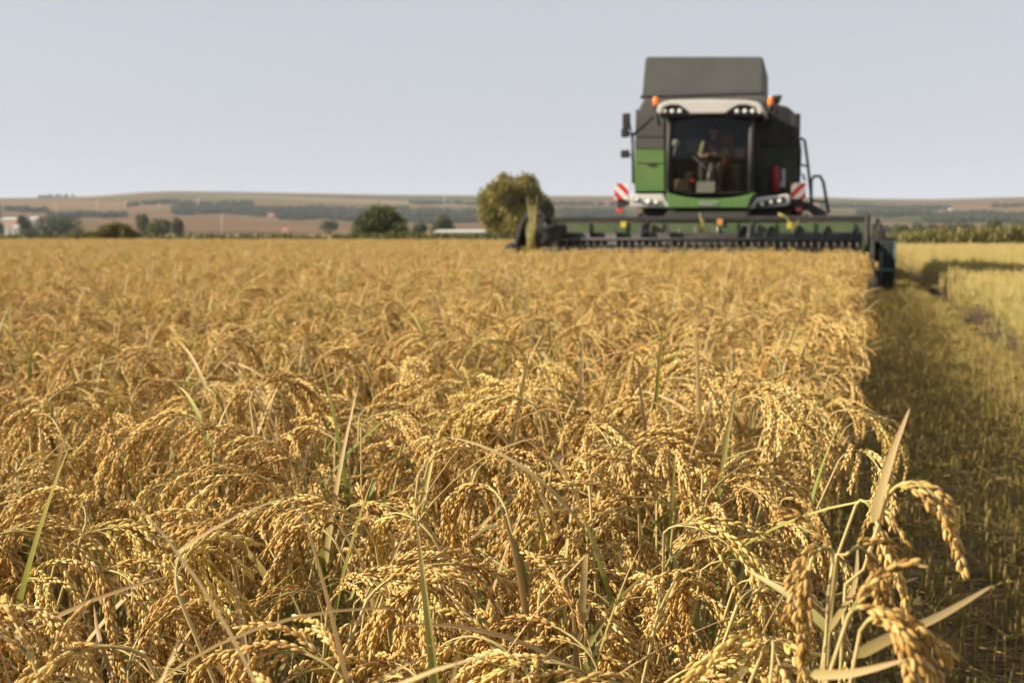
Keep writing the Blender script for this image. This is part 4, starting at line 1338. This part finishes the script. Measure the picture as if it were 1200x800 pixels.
# cutting table (header)
HX0, HX1 = -5.42, .16
Hb = 20.75           # back sheet
head = empty_part("cutting_table", (0, 0, 0))
zc0, zc1 = .52, 1.20
bm = BM(); bx(bm, HX0 + .05, HX1 - .02, Hb, Hb + .06, .35, 1.13); prism_x(bm, [(Hb, .36), (Hb - .35, .22), (Hb - .95, .20), (Hb - .95, .17), (Hb + .05, .17), (Hb + .05, .36)], HX0 + .05, HX1 - .02); obj("back_sheet", bm, M_DGREEN, head)
bm = BM(); bx(bm, HX0 + .02, HX1, Hb - .02, Hb + .22, 1.14, 1.23, .02); obj("top_beam", bm, M_STEELB, head)
bm = BM()
for k in range(9):
    xx = HX0 + .35 + k * (HX1 - HX0 - .6) / 8
    bx(bm, xx - .012, xx + .012, Hb - .02, Hb - .003, .40, 1.12)
obj("sheet_rib", bm, M_DGREEN, head)
for xx in (at(758, 265, Hb - .1).x, at(882, 265, Hb - .1).x):
    bm = BM(); bx(bm, xx - .035, xx + .035, Hb - .10, Hb - .03, .5, 1.15, .01); tube(bm, [(xx, Hb - .05, 1.1), (xx, Hb - .55, 1.02), (xx, 19.95, .80)], .045, 6); obj("reel_arm", bm, M_BLACK, head)
AZ, AR = .77, .19
bm = BM(); tube(bm, [(HX0 + .1, Hb - .42, AZ), (HX1 - .1, Hb - .42, AZ)], AR, 24)
obj("auger_tube", bm, M_STEELB, head)
def flight(x0, x1, hand, rad):
    bm = BM(); n_ = int(abs(x1 - x0) / .44 * 20); prev = None
    for k in range(n_ + 1):
        t_ = k / n_; x_ = x0 + (x1 - x0) * t_; a = hand * 2 * math.pi * (x_ - x0) / .44 + 1.2
        cs, sn = math.cos(a), math.sin(a)
        row = [bm.verts.new((x_ + dx, Hb - .42 + cs * rr, AZ + sn * rr)) for rr, dx in ((AR - .01, -.012), (rad, -.006), (rad, .006), (AR - .01, .012))]
        if prev:
            for i in range(3): bm.faces.new((prev[i], prev[i + 1], row[i + 1], row[i]))
        prev = row
    obj("auger_flight", bm, M_BLACK, head)
flight(HX0 + .15, CX - .35, 1, .36); flight(CX + .35, HX1 - .15, -1, .30)
bm = BM()
for k in range(14):
    a = k * 2.4; xx = CX - .5 + k * .077
    tube(bm, [(xx, Hb - .42, AZ), (xx, Hb - .42 - .30 * math.cos(a), AZ + .30 * math.sin(a))], .010, 5)
obj("retracting_finger", bm, M_STEEL, head)
# reel low over the knife: bats with spring tines
RY, RZ, RR = 19.98, .66, .19
for k in range(5):
    a = 2 * math.pi * k / 5 + .55
    y_, z_ = RY + math.cos(a) * RR, RZ + math.sin(a) * RR
    bm = BM(); tube(bm, [(HX0 + .12, y_, z_), (HX1 - .12, y_, z_)], .028, 8)
    bt = obj("reel_bat", bm, M_STEELB, head)
    bm = BM()
    for j in range(46):
        xx = HX0 + .18 + j * (HX1 - HX0 - .36) / 45
        tube(bm, [(xx, y_, z_), (xx + .01, y_ - .03, z_ - .12), (xx, y_ - .01, z_ - .25)], .0075, 5, mi=0)
    obj("spring_tine", bm, M_TINE, bt)
bm = BM(); tube(bm, [(HX0 + .1, RY, RZ), (HX1 - .1, RY, RZ)], .055, 10)
for xx in (HX0 + .12, -3.6, -1.75, HX1 - .12):
    for k in range(5):
        a = 2 * math.pi * k / 5 + .55; tube(bm, [(xx, RY, RZ), (xx, RY + math.cos(a) * RR, RZ + math.sin(a) * RR)], .018, 5)
obj("reel_shaft", bm, M_STEELB, head)
bm = BM(); bx(bm, HX0 + .04, HX1 - .02, Hb - 1.02, Hb - .94, .15, .19)
for j in range(72):
    xx = HX0 + .08 + j * (HX1 - HX0 - .16) / 71
    tube(bm, [(xx, Hb - 1.0, .17), (xx, Hb - 1.13, .165)], [.012, .004], 4)
obj("knife_bar", bm, M_STEELB, head)
for sx, sy, mt in ((730.5, 263, M_YELLOW), (925.5, 264, M_YELLOW), (843.5, 260, M_ORANGE_ST)):
    q = at(sx, sy, Hb - .025); bm = BM(); bx(bm, q.x - .045, q.x + .045, Hb - .027, Hb - .022, q.z - .05, q.z + .05); obj("warning_sticker", bm, mt, head)
# end at the uncut side: shield with the reel drive
ex = at(640, 265, 20.2).x
bm = BM()
prism_x(bm, [(19.3, .28), (19.35, .62), (19.9, 1.12), (20.3, 1.30), (Hb + .2, 1.26), (Hb + .2, .3)], HX0 - .04, HX0 + .02, .01)
obj("end_shield", bm, M_BLACK, head)
bm = BM()
lathe(bm, [(.05, 0), (.30, .0), (.33, .04), (.30, .08), (.05, .08)], (HX0 + .10, 20.05, .82), 'X', 24)
bx(bm, HX0 + .10, HX0 + .68, 19.80, 20.35, .55, 1.10, .06)
bx(bm, HX0 + .14, HX0 + .44, 19.85, 20.2, 1.06, 1.28, .03)
tube(bm, [(HX0 + .12, 19.8, 1.14), (HX0 + .20, 19.7, 1.34), (HX0 + .42, 19.75, 1.32), (HX0 + .50, 19.9, 1.05)], .022, 6)
tube(bm, [(HX0 + .30, 19.78, .7), (HX0 + .33, 19.72, 1.05), (HX0 + .46, 19.75, 1.22)], .018, 6)
obj("reel_drive", bm, M_BLACK, head)
bm = BM(); tube(bm, [(HX0 + .18, 19.76, 1.26), (HX0 + .36, 19.74, 1.28)], .035, 8); tube(bm, [(HX0 + .40, 19.76, .98), (HX0 + .44, 19.75, 1.12)], .028, 8); tube(bm, [(HX0 + .16, 19.77, .86), (HX0 + .22, 19.77, 1.02)], .022, 8); obj("hydraulic_ram", bm, M_STEEL, head)
bm = BM()
prism_x(bm, [(18.55, .10), (18.7, .34), (19.4, .75), (19.7, .80), (19.7, .12)], HX0 - .16, HX0 - .02, .04); obj("crop_divider", bm, M_BLACK, head)
# end at the cut side
bm = BM()
prism_x(bm, [(19.35, .10), (19.4, .62), (19.75, .84), (Hb + .2, .90), (Hb + .2, .10)], HX1 + .02, HX1 + .08, .01)
tube(bm, [(HX1 - .03, 20.2, .3), (HX1 - .03, 20.2, 1.24)], .042, 8); tube(bm, [(HX1 + .12, 20.3, .5), (HX1 + .12, 20.3, 1.18)], .030, 8); tube(bm, [(HX1 + .04, 20.1, .6), (HX1 + .05, 20.1, 1.1)], .022, 6)
lathe(bm, [(.03, 0), (.17, .0), (.19, .03), (.17, .06), (.03, .06)], (HX1 + .12, 20.1, .93), 'X', 20)
bx(bm, HX1 + .10, HX1 + .24, 19.9, 20.25, .78, 1.0, .03)
tube(bm, [(HX1 - .03, 20.2, 1.1), (HX1 - .03, 19.98, .60)], .035, 6)
obj("end_shield", bm, M_BLACK, head)
dx0, dx1 = HX1 + .16, HX1 + .40
bm = BM()
prism_x(bm, [(19.75, .07), (19.72, .60), (19.80, .82), (20.2, .88), (20.9, .80), (20.9, .10)], dx0, dx1, .03)
dv = obj("crop_divider", bm, M_TEAL, head)
bm = BM(); tube(bm, [(dx0 + .02, 19.70, .10), (dx0 + .02, 19.69, .66)], .017, 6); tube(bm, [(dx1 - .02, 19.71, .12), (dx1 - .02, 19.69, .62), (dx1 - .02, 19.78, .82)], .014, 6); bx(bm, dx0 + .02, dx1 - .02, 19.705, 19.74, .37, .41); obj("divider_edge", bm, paint("dull_teal_edge", (.05, .11, .12), .4, .2, .2), dv)
bm = BM(); prism_x(bm, [(19.1, .06), (19.2, .22), (19.75, .42), (19.75, .06)], HX1 + .02, HX1 + .14, .03); obj("divider_point", bm, M_BLACK, dv)
bm = BM(); bx(bm, dx0 - .10, dx1 - .04, 19.9, 20.8, .02, .09, .02); obj("skid_shoe", bm, M_STEELB, head)

# things in and on the machine
fx = at(909, 210, Yb - .12)
ext = empty("fire_extinguisher", (fx.x, Yb - .12, fx.z - .24), "red fire extinguisher strapped on the harvester's shaded front panel", "fire extinguisher")
bm = BM(); lathe(bm, [(.05, -.24), (.085, -.22), (.088, .16), (.05, .23), (.025, .25)], (fx.x, Yb - .12, fx.z), 'Z', 18); obj("cylinder", bm, paint("extinguisher_red", (.24, .010, .016), .35, 0, .15), ext, True)
bm = BM(); bx(bm, fx.x - .03, fx.x + .03, Yb - .15, Yb - .09, fx.z + .25, fx.z + .31, .01); tube(bm, [(fx.x, Yb - .12, fx.z + .28), (fx.x + .09, Yb - .14, fx.z + .25), (fx.x + .10, Yb - .15, fx.z - .05)], .014, 6); obj("valve", bm, M_BLACK, ext)
fx2 = at(916.5, 209, Yb - .08)
bm = BM(); bx(bm, fx2.x - .055, fx2.x + .055, Yb - .10, Yb - .02, fx2.z - .16, fx2.z + .17, .012); o = obj("first_aid_box", bm, paint("pale_label", (.42, .42, .48), .5, 0, .1), None); tag(o, "pale narrow box fixed beside the red fire extinguisher on the harvester", "box")

bm = BM(); q = at(792, 168, Yc + .25); lathe(bm, [(.02, -.03), (.065, -.025), (.07, 0), (.065, .03), (.02, .035)], (q.x, Yc + .25, q.z), 'Y', 16); tube(bm, [(q.x, Yc + .26, q.z - .06), (q.x - .04, Yc + .24, q.z - .22)], .014, 6); obj("cab_fan", bm, M_SILVER, cab)
q = at(867, 180, Yc + .3); bm = BM(); bx(bm, q.x - .09, q.x + .09, Yc + .28, Yc + .32, q.z - .10, q.z + .10, .012); tube(bm, [(q.x, Yc + .31, q.z - .08), (q.x - .02, Yc + .45, zb + .5)], .018, 6); mon = obj("display_unit", bm, paint("display_case", (.16, .16, .16), .4, 0, .1), cab)
bm = BM(); bx(bm, q.x - .02, q.x + .07, Yc + .275, Yc + .279, q.z - .06, q.z + .03); obj("display_sticker", bm, paint("sticker_red", (.50, .09, .06), .5, 0, .1), mon)
bm = BM(); bx(bm, at(800, 0, Yc).x, at(812, 0, Yc).x, Yc + .55, Yc + .85, zb, zb + .40, .05); obj("cool_box", bm, M_SEAT, cab)
bm = BM(); jx, jz = at(851, 160, Yc + .7).x, at(851, 160, Yc + .7).z
for sgn_, ln_ in ((-1, .46), (0, .62), (1, .50)):
    tube(bm, [(jx + sgn_ * .03, Yc + .78, jz + .10), (jx + sgn_ * .07, Yc + .74, jz - .05), (jx + sgn_ * .085, Yc + .72, jz - ln_ * .6), (jx + sgn_ * .075, Yc + .73, jz - ln_)], [.04, .065, .07, .055], 10)
tag(obj("jacket", bm, paint("rust_jacket", (.26, .085, .035), .95, 0, .1), None, True), "rust coloured jacket hanging inside the cab beside the operator", "jacket")
zf = zb + .0
bm = BM()
q0, q1 = at(790, 222, Yc + .05), at(806, 210, Yc + .05)
t0_ = (q0.x, q1.x, Yc + .05, Yc + .32, zf, q1.z)
for w_ in ((t0_[0], t0_[1], t0_[2], t0_[2] + .012), (t0_[0], t0_[1], t0_[3] - .012, t0_[3]), (t0_[0], t0_[0] + .012, t0_[2] + .014, t0_[3] - .014), (t0_[1] - .012, t0_[1], t0_[2] + .014, t0_[3] - .014)):
    bx(bm, *w_, zf + .002, t0_[5])
bx(bm, t0_[0] + .014, t0_[1] - .014, t0_[2] + .014, t0_[3] - .014, zf + .004, zf + .012)
tag(obj("cardboard_box", bm, paint("cardboard", (.42, .30, .17), .9, 0, .2)), "open tan cardboard box on the cab floor behind the windscreen", "box")
bm = BM(); q = at(809, 212, Yc + .12); ell(bm, (q.x, Yc + .20, q.z - .02), (.11, .10, .05), 14, 8)
for v in bm.verts: v.co += Vector((0, 0, .025 * noise.noise(v.co * 14)))
for v in bm.verts: v.co.z = max(v.co.z, t0_[5] - .02) if v.co.x < t0_[1] else v.co.z
tag(obj("red_cloth", bm, paint("red_cloth", (.62, .05, .035), .9, 0, .1)), "crumpled bright red cloth lying by the cardboard box in the cab", "cloth")
q = at(827, 219, Yc + .02)
bm = BM(); prism_x(bm, [(Yc - .02, zf + .004), (Yc + .03, zf + .20), (Yc + .034, zf + .20), (Yc + .03, zf + .004)], q.x - .16, q.x + .16)
tag(obj("document_folder", bm, paint("pale_folder", (.50, .50, .47), .6, 0, .15)), "pale folder propped at the foot of the windscreen below the steering column", "folder")

# operator
def skin_body(name, verts, edges, radii, root, mats, mat_of):
    me = bpy.data.meshes.new(name); me.from_pydata(verts, edges, [])
    o = bpy.data.objects.new(name, me); COL.objects.link(o)
    sk = o.modifiers.new("skin", 'SKIN'); sk.use_smooth_shade = True
    for i, rr in enumerate(radii): me.skin_vertices[0].data[i].radius = rr if isinstance(rr, tuple) else (rr, rr)
    me.skin_vertices[0].data[root].use_root = True
    sb = o.modifiers.new("sub", 'SUBSURF'); sb.levels = 2; sb.render_levels = 2
    bpy.context.view_layer.update()
    m2 = bpy.data.meshes.new_from_object(o.evaluated_get(bpy.context.evaluated_depsgraph_get()))
    bpy.data.objects.remove(o)
    m2.materials.clear()
    for m in mats: m2.materials.append(m)
    for p in m2.polygons: p.material_index = mat_of(p.center)
    m2.name = name
    return m2
sx0, sy0, sz0 = CX + .0, Yc + .72, zb + .46            # hip point on the seat
J = {"pelvis": (0, 0, 0), "waist": (0, .02, .16), "chest": (0, .0, .36), "neck": (0, -.01, .50), "throat": (0, -.03, .56), "skull": (0, -.05, .66), "crown": (0, -.04, .75)}
for s, n_ in ((-1, "a"), (1, "b")):
    J.update({"sh" + n_: (s * .17, .0, .44), "el" + n_: (s * .235, -.16, .22), "wr" + n_: (s * .10, -.33, .20), "hd" + n_: (s * .055, -.37, .225),
              "hp" + n_: (s * .09, -.02, -.01), "kn" + n_: (s * .17, -.42, .05), "an" + n_: (s * .15, -.50, -.36), "to" + n_: (s * .16, -.62, -.40)})
keys = list(J); idx_ = {k: i for i, k in enumerate(keys)}
vv = [(sx0 + J[k][0], sy0 + J[k][1], sz0 + J[k][2]) for k in keys]
ee = [("pelvis", "waist"), ("waist", "chest"), ("chest", "neck"), ("neck", "throat"), ("throat", "skull"), ("skull", "crown")]
for n_ in "ab": ee += [("chest", "sh" + n_), ("sh" + n_, "el" + n_), ("el" + n_, "wr" + n_), ("wr" + n_, "hd" + n_), ("pelvis", "hp" + n_), ("hp" + n_, "kn" + n_), ("kn" + n_, "an" + n_), ("an" + n_, "to" + n_)]
rad = {"pelvis": (.15, .11), "waist": (.14, .10), "chest": (.16, .11), "neck": .06, "throat": .055, "skull": (.085, .10), "crown": (.075, .09), "sh": .068, "el": .047, "wr": .032, "hd": .036, "hp": .09, "kn": .065, "an": .045, "to": .04}
M_SKIN = paint("sunlit_skin", (.42, .22, .13), .5, 0, .05); M_SHIRT = paint("dark_maroon_shirt", (.055, .022, .020), .9, 0, .1); M_SLEEVE = paint("pale_olive_sleeve", (.40, .40, .20), .9, 0, .1); M_TROUS = paint("grey_trousers", (.085, .080, .075), .9, 0, .15)
def op_mat(c):
    x_, y_, z_ = c.x - sx0, c.y - sy0, c.z - sz0
    if z_ > .52: return 1
    if z_ < .085 and (y_ > -.30 or z_ < .12): return 2
    if y_ < -.12 and z_ > .09: return 1 if y_ < -.20 or z_ < .24 else 3
    if abs(x_) > .19 and z_ > .15: return 3 if x_ < 0 else 0
    return 0
me_o = skin_body("person", vv, [(idx_[a], idx_[b]) for a, b in ee], [rad.get(k, rad.get(k[:-1])) for k in keys], 0, [M_SHIRT, M_SKIN, M_TROUS, M_SLEEVE], op_mat)
person = put("person", me_o); tag(person, "operator seated in the harvester cab holding the steering wheel with bare forearms", "person")
hx, hy, hz = sx0, sy0 - .05, sz0 + .68
bm = BM(); ell(bm, (hx, hy + .025, hz + .045), (.098, .115, .085), 16, 10); obj("hair", bm, paint("dark_hair", (.015, .012, .010), .8, 0, .05), person)
bm = BM(); ell(bm, (hx, hy - .115, hz - .01), (.017, .024, .030), 10, 6)
for s in (-1, 1): ell(bm, (hx + s * .094, hy, hz - .01), (.012, .025, .036), 8, 6)
obj("face_features", bm, M_SKIN, person)
bm = BM()
for s in (-1, 1): ell(bm, (hx + s * .036, hy - .098, hz + .015), (.014, .010, .009), 8, 6)
bx(bm, hx - .026, hx + .026, hy - .106, hy - .095, hz - .065, hz - .056, .003)
obj("eyes", bm, M_HAIR if False else M_BLACK, person)
for s in (-1, 1):
    bm = BM(); hp_ = Vector((sx0 + s * .055, sy0 - .37, sz0 + .225))
    for f_, (fx_, fl) in enumerate(((-.024, .060), (-.008, .070), (.009, .066), (.025, .052))):
        b0_ = hp_ + Vector((fx_ * .9, -.02, .015)); tube(bm, [b0_, b0_ + Vector((0, -fl * .45, .010)), b0_ + Vector((0, -fl * .62, -.020)), b0_ + Vector((0, -fl * .35, -.042))], [.0095, .009, .0085, .007], 8)
    b0_ = hp_ + Vector((-s * .026, .0, .0)); tube(bm, [b0_, b0_ + Vector((-s * .022, -.022, .004)), b0_ + Vector((-s * .018, -.045, -.010))], [.011, .010, .008], 8)
    obj("fingers", bm, M_SKIN, person)

# straw caught on the cutting table
M_STRAW = paint("yellow_straw", (.50, .42, .12), .8, 0, .1); M_STRAW_G = plant_mat("straw", *(lambda t: (t.ramp(t.n("NewGeometry").outputs["Random Per Island"], [(0, (.30, .32, .07)), (.5, (.55, .46, .13)), (1, (.62, .48, .20))]), t))(NT("caught_straw")), .25)
r_ = np.random.default_rng(77)
bm = BM()
b_ = at(623, 288, 19.55)
for k in range(38):
    u = r_.random(); h_ = .45 + .62 * r_.random() ** .8
    o = Vector((b_.x + r_.normal() * .020, 19.55 + r_.normal() * .05, .45 + .1 * r_.random()))
    ln = r_.normal() * .055 + .04
    tube(bm, [o, o + Vector((ln * .3 * h_, r_.normal() * .02, h_ * .5)), o + Vector((ln * h_ * (1 + .4 * r_.normal()), r_.normal() * .06, h_))], [.008, .007, .003], 4)
tag(obj("straw_bunch", bm, M_STRAW_G), "upright bunch of yellow straw caught on the far tip of the cutting table", "straw")
def wisp(label, pts, n_, Y):
    bm = BM()
    for k in range(n_):
        tube(bm, [at(px_ + r_.normal() * 1.2, py_ + r_.normal() * 1.0, Y + .03 * r_.normal()) for px_, py_ in pts], [.0065] * (len(pts) - 1) + [.003], 4)
    tag(obj("straw_wisp", bm, M_STRAW_G), label, "straw", "straw wisps on the cutting table")
wisp("yellow straw wisp hanging over the table beam under the headlamps", [(913, 250), (921, 254), (926, 262), (931, 276)], 4, Hb - .14)
wisp("thin leaning straw hanging by the yellow sticker near the shaded end", [(934, 258), (929, 270), (930, 282)], 2, Hb - .14)
wisp("sparse green straw strands trailing across the middle of the table", [(822, 258), (824, 268), (840, 274), (853, 275)], 3, Hb - .14)
wisp("single pale straw strand crossing the middle of the green sheet", [(818, 250), (821, 263), (822, 272)], 2, Hb - .12)

# ------------------------------------------------------------------ the stray plants leaning out at the crop's corner
def atd(x, y, d):
    return np.array(Vector((0, 0, CAM_H)) + (_f + _r * ((x - 600) / FPX) - _u * ((y - 400) / FPX)) * d)
def smooth_path(pts, n=18):
    P = np.array(pts, float); t = np.concatenate([[0], np.cumsum(np.linalg.norm(np.diff(P, axis=0), axis=1))]); out = []
    for u in np.linspace(0, t[-1], n):
        i = min(len(P) - 2, max(0, int(np.searchsorted(t, u) - 1)))
        a = (u - t[i]) / max(1e-9, t[i + 1] - t[i])
        p0, p1, p2, p3 = P[max(0, i - 1)], P[i], P[i + 1], P[min(len(P) - 1, i + 2)]
        out.append(.5 * ((2 * p1) + (p2 - p0) * a + (2 * p0 - 5 * p1 + 4 * p2 - p3) * a * a + (3 * p1 - p0 - 3 * p2 + p3) * a ** 3))
    return np.array(out)
def stray(label, base, stalks, panicles, leaves, seed):
    r = np.random.default_rng(seed)
    root = empty("rice_plant", base, label, "rice plant", None)
    for pts in stalks:
        P = smooth_path([np.array(base) + r.normal(size=3) * (.012, .012, 0)] + pts, 16); g = Geo()
        v, q, al = path_tube(P, np.linspace(.0019, .0011, len(P)), 7); g.add(v, None, q, 1, al)
        put("stalk", g.mesh("stalk", MATS), root)
    for pts, nb, bl, sp_ in panicles:
        g = panicle_on_path(smooth_path(pts, 18), r, 0, nb + 2, bl, sp_, slim=.92)
        put("panicle", g.mesh("panicle", MATS), root)
    for pts, w in leaves:
        g = leaf_geo(smooth_path(pts, 14), w, .22, .25, n_up=nrm(-np.array(_f) + np.array([-.7, 0, .35])))
        put("leaf", g.mesh("leaf", [M_GRAIN, M_STALK, M_LEAF_DRY] if w > .007 else MATS), root)
    return root
D = .80
A_ = lambda x, y, d=D: atd(x, y, d)
stray("tall rice plant with an upright pointed leaf and a head arching over shaded stubble", (-.01, .86, 0),
      [[A_(984, 790), A_(1004, 700), A_(1025, 620), A_(1041, 580)], [A_(972, 740, .85), A_(984, 655, .85), A_(1003, 592, .85)]],
      [([A_(1041, 580), A_(1056, 567, .79), A_(1080, 567, .785), A_(1100, 588, .78), A_(1117, 622, .78), A_(1129, 664, .78)], 5, .030, .5),
       ([A_(1003, 592, .85), A_(1009, 586, .85), A_(1018, 591, .845), A_(1026, 606, .845), A_(1034, 625, .84), A_(1050, 660, .84), A_(1062, 702, .84)], 6, .034, .6)],
      [([A_(1024, 612), A_(1034, 570), A_(1048, 525), A_(1066, 478)], .0074), ([A_(1000, 700, .83), A_(1030, 692, .84), A_(1076, 676, .86)], .004)], 1)
stray("rice plant at the crop corner with one thick head hanging straight down", (-.05, .80, 0),
      [[A_(966, 800, .77), A_(968, 720, .77), A_(976, 660, .77)], [A_(966, 760, .79), A_(978, 690, .79), A_(992, 650, .78)]],
      [([A_(976, 660, .77), A_(974, 646, .77), A_(964, 641, .765), A_(955, 649, .765), A_(949, 664, .76), A_(943, 705, .76), A_(938, 770, .76)], 8, .040, .6),
       ([A_(992, 650, .78), A_(1006, 641, .78), A_(1022, 655, .785), A_(1034, 680, .79), A_(1037, 706, .79)], 6, .036, .8)],
      [([A_(975, 740, .78), A_(930, 700, .80), A_(876, 668, .83)], .007), ([A_(970, 740, .77), A_(1000, 690, .80), A_(1005, 640, .83)], .005)], 2)
stray("lowest rice plant at the crop corner, spread heads beneath a long straw blade pointing out", (-.03, .72, 0),
      [[A_(962, 830, .67), A_(975, 765, .68), A_(992, 728, .68)], [A_(990, 830, .69), A_(1000, 770, .70), A_(1008, 740, .70)]],
      [([A_(992, 728, .68), A_(999, 715, .68), A_(1012, 710, .675), A_(1034, 716, .67), A_(1058, 745, .665), A_(1074, 800, .66)], 9, .055, 1.3),
       ([A_(1008, 740, .70), A_(1025, 722, .69), A_(1050, 735, .69), A_(1070, 765, .69), A_(1080, 800, .69)], 8, .050, 1.2)],
      [([A_(1000, 770, .70), A_(1046, 746, .71), A_(1100, 722, .72), A_(1164, 685, .73)], .0076), ([A_(950, 790, .68), A_(1000, 788, .66), A_(1062, 772, .64)], .006)], 3)
